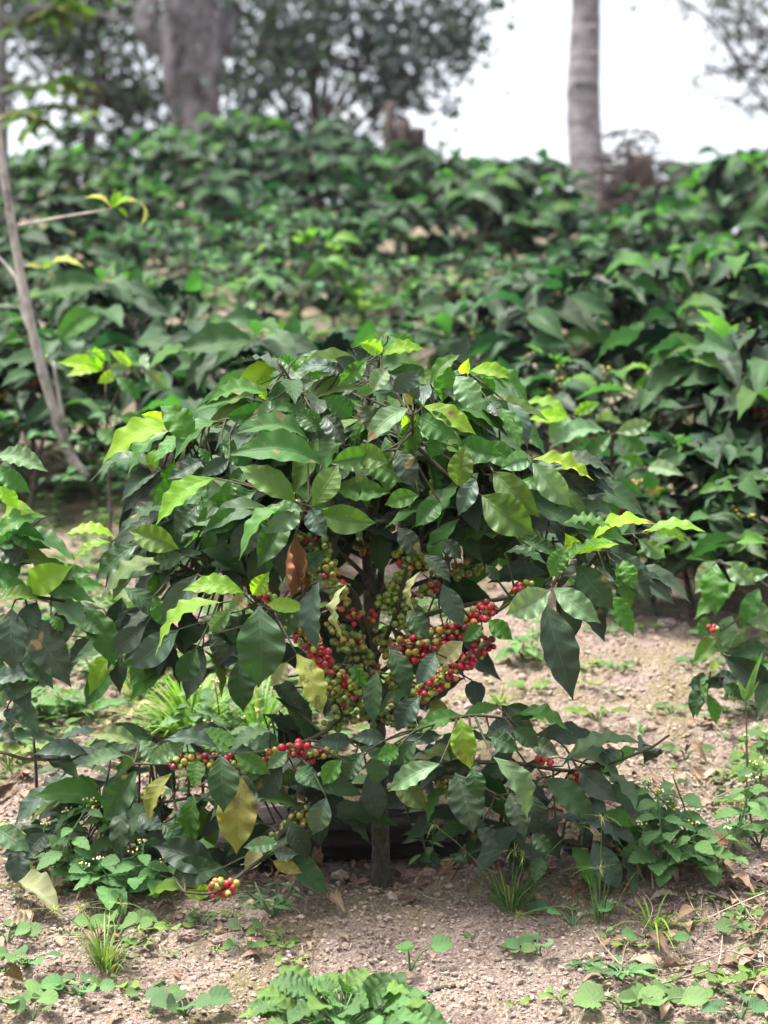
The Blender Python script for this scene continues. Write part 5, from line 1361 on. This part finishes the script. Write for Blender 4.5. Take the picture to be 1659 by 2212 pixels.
# lance-leaved rosette right
round_weed(1340, 2115, 48, 26, 'flat green rosette of long jagged leaves on the soil at the lower right', 390, LG, 'tooth', .55, wr=.36, ln=1.2)
round_weed(1262, 2092, 30, 14, 'smaller jagged rosette touching the left side of the flat one', 391, LG, 'tooth', .5, wr=.36, ln=1.2)
# opposite-leaved bushy weed
toothed_weed(590, 1975, [(550, 1905), (600, 1900), (635, 1905), (620, 1945), (530, 1925)], 'bushy small weed with blunt opposite leaves right of the fallen berry cluster', 401, 34, (.07, .155, .06), False, kind='coffee')
# nettle-like weeds
toothed_weed(160, 1905, [(95, 1790), (190, 1740), (140, 1760)], 'toothed-leaved flowering weed at the lower left, leftmost of its thicket', 402, 50)
toothed_weed(250, 1915, [(200, 1755), (290, 1790)], 'toothed-leaved weed with white flowers right of the leftmost in the lower left thicket', 403, 52)
toothed_weed(235, 1935, [(215, 1865), (290, 1850), (180, 1880)], 'low toothed-leaved weed with the broadest leaves in the lower left thicket', 404, 70, (.072, .175, .055))
toothed_weed(330, 1930, [(310, 1830), (350, 1870), (290, 1905)], 'toothed-leaved weed with light leaves under the broad dark coffee leaf', 405, 56, (.072, .175, .055))
toothed_weed(400, 1850, [(385, 1700), (420, 1740)], 'tall white-flowered weed behind the olive yellow leaf', 406, 44)
toothed_weed(460, 1640, [(425, 1490), (465, 1480), (400, 1510), (520, 1560)], 'soft toothed weed with tiny yellow flowers in the grass tuft', 407, 56, (.08, .165, .06))
toothed_weed(540, 1660, [(450, 1570), (560, 1545), (600, 1580)], 'pale toothed weed behind the lower left branch', 408, 50, (.08, .165, .06))
toothed_weed(1425, 1905, [(1390, 1790), (1420, 1720), (1470, 1760)], 'toothed nettle-like weed right of the fruiting bush, nearest the grey drooping leaf', 409, 62, (.072, .165, .055))
toothed_weed(1500, 1880, [(1455, 1680), (1400, 1700), (1440, 1740)], 'tall sprawling nettle-like weed right of the fruiting bush', 410, 60, (.072, .165, .055))
toothed_weed(1535, 1905, [(1575, 1800), (1620, 1690), (1500, 1790)], 'sprawling weed with reddened lower leaves on the right', 411, 50, (.085, .175, .05), True, red=True)
toothed_weed(1640, 1830, [(1600, 1750), (1655, 1740), (1640, 1660)], 'toothed weed at the right edge behind the reddened one', 412, 50)
toothed_weed(1640, 1700, [(1610, 1600), (1655, 1590)], 'bright toothed weed at the right edge below the young coffee plant', 413, 44, YG)
toothed_weed(928, 1885, [(912, 1710)], 'upright narrow-leaved weed standing just right of the coffee trunk', 414, 62, (.075, .155, .045), False, kind='coffee', name='upright_weed')
toothed_weed(930, 1890, [(905, 1770)], 'small second stem below the upright narrow-leaved weed', 415, 40, (.10, .16, .04), False, kind='coffee', name='upright_weed')
toothed_weed(360, 1580, [(290, 1560), (350, 1540)], 'low leafy weed left of the long grass tuft', 416, 48, YG, False, kind='coffee')
# grasses
grass(415, 1600, 240, 150, .0105, .95, .42, (.15, .27, .045), 'long bright grass tuft behind the lower left branch of the fruiting bush', 501)
grass(560, 1595, 190, 80, .009, .95, .42, (.11, .21, .045), 'grass tuft behind the hanging yellow leaf', 502)
grass(228, 2090, 140, 80, .0038, .7, .45, (.12, .20, .04), 'sedge tuft with spiky seed heads at the lower left', 503, [(262, 1952), (172, 1962), (118, 1965), (300, 2010)])
grass(1103, 1968, 155, 75, .0038, .75, .4, (.075, .155, .045), 'green sedge tuft with seed heads in front of the soil clod', 504, [(1112, 1838), (1130, 1850), (1247, 1785), (940, 1782)])
grass(1410, 2005, 130, 20, .0062, 1.0, .75, (.16, .26, .035), 'yellow-green arching grass tuft at the right', 505)
grass(1295, 1985, 150, 20, .0034, .45, .35, (.08, .155, .05), 'thin sedge with seed heads beside the curled brown leaf', 506, [(1294, 1876), (1300, 1765), (1118, 1976)])
grass(1612, 1765, 40, 7, .005, .6, .4, YG, 'low bright grass blades at the foot of the thin grass stalk', 507)
grass(1080, 1520, 60, 14, .006, .8, .5, YG, 'bright grass on the path behind the hanging berries', 508)
grass(1380, 1590, 55, 8, .006, .8, .5, LG, 'short grass blades on the bare path', 509)
rng = np.random.RandomState(66); b = gpt(1611, 1775); gs = empty('grass_stalk', b, 'single thin upright grass stalk with a tall blade at the right', 'grass stalk'); m_ = MB(); e = at(1611, 1500, b[1]); tube(m_, smooth_path([b, (b + e) / 2 + [.002, 0, 0], e], 6), .0017, .0013, 6, (.07, .05, .03, 0)); m_.build('stem', M['grass'], gs, b)
m_ = MB(); 
for tx, ty, wd in ((1648, 1408, 20), (1592, 1468, 18), (1640, 1470, 10)): P1 = at(tx, ty, b[1]); leaf(m_, e - [0, 0, .01], P1, [.2, -1, .3], wd / F * 3.7, (.11, .22, .045, .35), 'lance', 4, 12, .06, .3, 0, .02, rng)
m_.build('blades', M['grass'], gs, b)
# fallen leaves
def fallen(px, py, tx, ty, wd, col, label, seed, curl=.5, lift=.006, arch=.15, fold=.5, name='fallen_leaf'):
    roll = 0 if curl < .9 else curl * 1.6; curl = 0 if roll else curl; wd = wd * (1.5 if roll else 1); fold = .3 if roll else fold
    rng = np.random.RandomState(seed); a, c = gpt(px, py), gpt(tx, ty); a = a + [0, 0, lift]; c = c + [0, 0, lift]; m_ = MB(); N = np.array([.1 * rng.randn(), -.45, 1])
    leaf(m_, a, c, N, wd / F * 3.4, (*col, .05), 'coffee', 10, 22, arch, fold, 0, .12, rng, curl=curl, roll=roll)
    o = m_.build(name, M['coffee'], None, a); tag(o, label, 'fallen leaf'); return o
BRN = (.20, .12, .085); PBR = (.30, .215, .165)
fallen(700, 1962, 748, 1990, 34, (.27, .19, .15), 'curled dry leaf lying alone on the soil in front of the trunk', 601, 1.3, .010)
fallen(625, 1905, 700, 1890, 56, (.19, .12, .095), 'folded brown leaf at the foot of the bush left of the trunk', 602, .6, .012, .1, .7)
fallen(1225, 1962, 1325, 1928, 34, (.17, .085, .06), 'long rolled rust-brown leaf on the soil right of the sedge tuft', 603, 1.5, .014, .05, 1.2)
fallen(22, 1940, 135, 2005, 62, (.17, .17, .085), 'large withered olive leaf lying at the lower left', 604, .5, .012, .2)
fallen(70, 2020, 15, 2010, 40, (.28, .22, .15), 'pale dry leaf scrap at the left edge below the withered olive leaf', 605)
fallen(5, 2130, 55, 2140, 30, (.16, .07, .04), 'rolled red-brown leaf at the left edge near the bottom', 606, 1.4, .012, .05, 1.2)
fallen(1340, 1885, 1390, 1910, 30, (.34, .26, .20), 'pale dry leaf under the nettle-like weeds', 607)
fallen(1400, 1960, 1470, 1950, 22, (.30, .22, .17), 'dry leaf scrap right of the rolled rust-brown leaf', 608)
fallen(1570, 1830, 1610, 1850, 26, (.33, .25, .20), 'pale curled leaf among the straws at the right', 609, 1.0)
fallen(90, 1950, 170, 1930, 40, (.17, .12, .085), 'brown leaf under the lower left thicket', 610)
fallen(560, 1885, 640, 1900, 44, (.075, .06, .05), 'blackened leaf beneath the low branch left of the trunk', 611, .3)
fallen(880, 1905, 840, 1890, 28, (.19, .11, .085), 'small brown leaf at the foot of the coffee trunk', 612)
fallen(1290, 1970, 1350, 1975, 18, (.38, .32, .27), 'light grey leaf scrap beside the thin sedge', 613)
fallen(1550, 1870, 1590, 1900, 30, (.30, .20, .15), 'tan dry leaf below the sprawling weed', 614)
# clods and stones
def clod(px, py, wpx, hpx, label, seed, col=(.26, .185, .155), name='soil_clod', cat='soil clod'):
    rng = np.random.RandomState(seed); b = gpt(px, py); s = wpx / F * (b[1] + D0) / 2; v, f = ICO4; q = rng.rand(3) * 50
    d = 1 + .42 * vn(v[:, 0] * 1.7 + v[:, 2] + q[0], v[:, 1] * 1.7 + q[1]) + .30 * vn(v[:, 0] * 4 + q[1], v[:, 2] * 4 + v[:, 1] * 3 + q[2]) + .16 * vn(v[:, 0] * 10 + q[2], v[:, 2] * 10 + v[:, 1] * 7)
    P = v * d[:, None] * [s, s * .8, s * hpx / wpx]; m_ = MB(); m_.add(P + b + [0, 0, s * hpx / wpx * .55], None, f, (*col, 0)); o = m_.build(name, M['crumb'], None, b, smooth=False); tag(o, label, cat); return o
clod(1055, 1872, 72, 62, 'large pinkish soil clod behind the sedge tuft', 701)
clod(890, 1905, 48, 36, 'soil clod at the foot of the upright narrow-leaved weed', 702)
clod(925, 1898, 34, 26, 'smaller soil clod right of the trunk base', 703)
clod(735, 1905, 36, 28, 'soil clod left of the trunk on the lip of the hollow', 704, (.33, .25, .20))
clod(605, 2148, 30, 26, 'smooth grey stone behind the lobed rosette', 705, (.34, .29, .28), 'stone', 'stone')
clod(1600, 1920, 46, 34, 'soil clod among the straws at the right', 706)
clod(1560, 1945, 30, 22, 'small soil clod below the straws at the right', 707)
clod(1370, 1960, 34, 24, 'small soil clod behind the arching grass tuft', 708)
clod(1440, 1355, 40, 24, 'stone on the path below the drooping plant at the right edge', 709, (.25, .20, .18), 'stone', 'stone')
clod(415, 2030, 40, 26, 'crumbly soil lump left of the loose seedling group', 710)
clod(480, 2040, 34, 24, 'crumbly soil lump under the fallen berry cluster', 711)
# log, fallen sticks
def stick(pts, r0, r1, label, mat, name='fallen_stick', cat='stick', sides=8, lift=.004, seed=1):
    rng = np.random.RandomState(seed); P = np.array([gpt(*q) + [0, 0, lift] for q in pts]); m_ = MB(); tube(m_, smooth_path(P, 6), r0, r1, sides, (.25, .20, .15, 0), rng, .2); o = m_.build(name, mat, None, P[0]); tag(o, label, cat); return o
m_ = MB(); y_ = .20; lp = smooth_path([at(470, 1830, y_), at(700, 1806, y_), at(860, 1802, y_ + .01), at(1030, 1800, y_ + .02)], 30); lr = np.random.RandomState(5)
tube(m_, lp, np.linspace(.060, .046, len(lp)), None, 40); V_ = m_.V[0]; k_ = len(lp) * 40; ax_ = np.repeat(lp, 40, 0); dv_ = V_[:k_] - ax_; an_ = np.arctan2(dv_[:, 2], dv_[:, 1])
V_[:k_] = ax_ + dv_ * (1 + .35 * vn(an_ * 2.2, ax_[:, 0] * 5) + .28 * vn(an_ * 7, ax_[:, 0] * 9, 5, 8) + .14 * vn(an_ * 16, ax_[:, 0] * 40, 15, 8))[:, None]
o = m_.build('rotting_log', M['log'], None, lp[0]); tag(o, 'dark rotting log lying behind the coffee trunk under the lowest branches', 'log')
stick([(895, 2172), (930, 2150), (985, 2138)], .0042, .0030, 'short broken stick right of the lobed rosette', M['bark_coffee'])
stick([(720, 1912), (780, 1905), (815, 1912)], .0040, .0035, 'lichen-covered stick at the trunk base', M['bark_coffee'])
stick([(1520, 1930), (1600, 1960), (1655, 1985)], .0022, .0015, 'long dry straw at the right edge', M['dry'])
stick([(1510, 1925), (1545, 1960), (1560, 2010)], .0022, .0015, 'dry stalk slanting below the sprawling weed', M['dry'])
stick([(1340, 2165), (1380, 2185)], .003, .002, 'thin brown twig among the bottom right weeds', M['bark_coffee'])
m_ = MB(); a, c = gpt(372, 1850), at(425, 1745, -.02); a[1] = max(a[1], -.06); tube(m_, smooth_path([a - [0, 0, .01], (a + c) / 2, c], 5), .0062, .0042, 8, (.2, .15, .12, 0)); o = m_.build('pruned_stump', M['bark_coffee'], None, a); tag(o, 'short cut brown stem sticking up behind the olive yellow leaf', 'cut stem')
m_ = MB(); a = gpt(70, 1800); c = at(72, 1590, a[1] - .02); tube(m_, smooth_path([a, (a + c) / 2 + [.006, 0, 0], c], 6), .0035, .0022, 7, (.03, .02, .025, 0)); o = m_.build('dark_stem', M['grass'], None, a); tag(o, 'thin dark upright stem rising from the bare bank at the left', 'stem')
grass(150, 1545, 90, 40, .008, .9, .45, LG, 'short broad grass tuft between the left coffee plant and the long bright tuft', 510)
grass(300, 1500, 120, 50, .008, .9, .45, (.13, .24, .045), 'grass tuft higher on the bank, left of the fruiting bush', 511)
grass(60, 1475, 70, 26, .008, .9, .45, LG, 'small grass tuft behind the drooping leaves of the left coffee plant', 512)
rngp = np.random.RandomState(77)
for k, (px, py) in enumerate([(110, 1130), (160, 1075), (270, 1080), (60, 1070), (215, 1150), (300, 1140)]):
    toothed_weed(px, py, [(px - 14, py - 70), (px + 16, py - 85)], ['pink-flowered weed on the soil patch by the leaning stem, lowest on the left', 'pink-flowered weed directly left of the foot of the leaning stem', 'leafy weed right of the foot of the leaning stem', 'leafy weed at the left edge of the soil patch by the leaning stem', 'leafy weed below the foot of the leaning stem', 'leafy weed between the leaning stem and the fruiting bush'][k], 620 + k, 34, (.10, .19, .05), False, kind='coffee')
for k, (px, py) in enumerate([(1290, 1290), (1420, 1330), (1360, 1260), (1500, 1440), (1330, 1450), (1450, 1540)]):
    round_weed(px, py, 26, 8, ['low weed on the upper path below the right berry bushes, left one', 'low weed on the path left of the drooping right plant', 'low weed at the top of the bare path', 'low weed beside the small drooping plant at the right', 'tiny weed in the middle of the bare path', 'low weed at the lower end of the bare path'][k], 640 + k, LG, 'coffee', .7, wr=.45, ln=1.3)
grass(245, 1400, 80, 36, .008, .9, .45, (.12, .23, .04), 'grass tuft on the bank behind the left branch tips of the fruiting bush', 513)
grass(130, 1400, 60, 30, .008, .95, .45, LG, 'grass tuft on the upper bank behind the left coffee plant', 514)
grass(1200, 1440, 50, 18, .007, .9, .5, LG, 'small grass tuft at the left side of the bare path', 515)
for k, (px, py) in enumerate([(330, 1440), (200, 1470), (90, 1540), (480, 1450), (1130, 1420), (1190, 1370)]):
    toothed_weed(px, py, [(px - 18, py - 50), (px + 20, py - 62), (px + 2, py - 40)], ['leafy weed on the bank left of the fruiting bush, uppermost', 'leafy weed beside the grass on the bank behind the left coffee plant', 'leafy weed at the foot of the bank by the dark upright stem', 'leafy weed directly behind the big hanging dark leaf', 'leafy weed right of the red berries on the edge of the path', 'leafy weed above the path edge, behind the red berries'][k], 660 + k, 44, (.085, .18, .05), False, kind='coffee' if k % 2 else 'tooth')
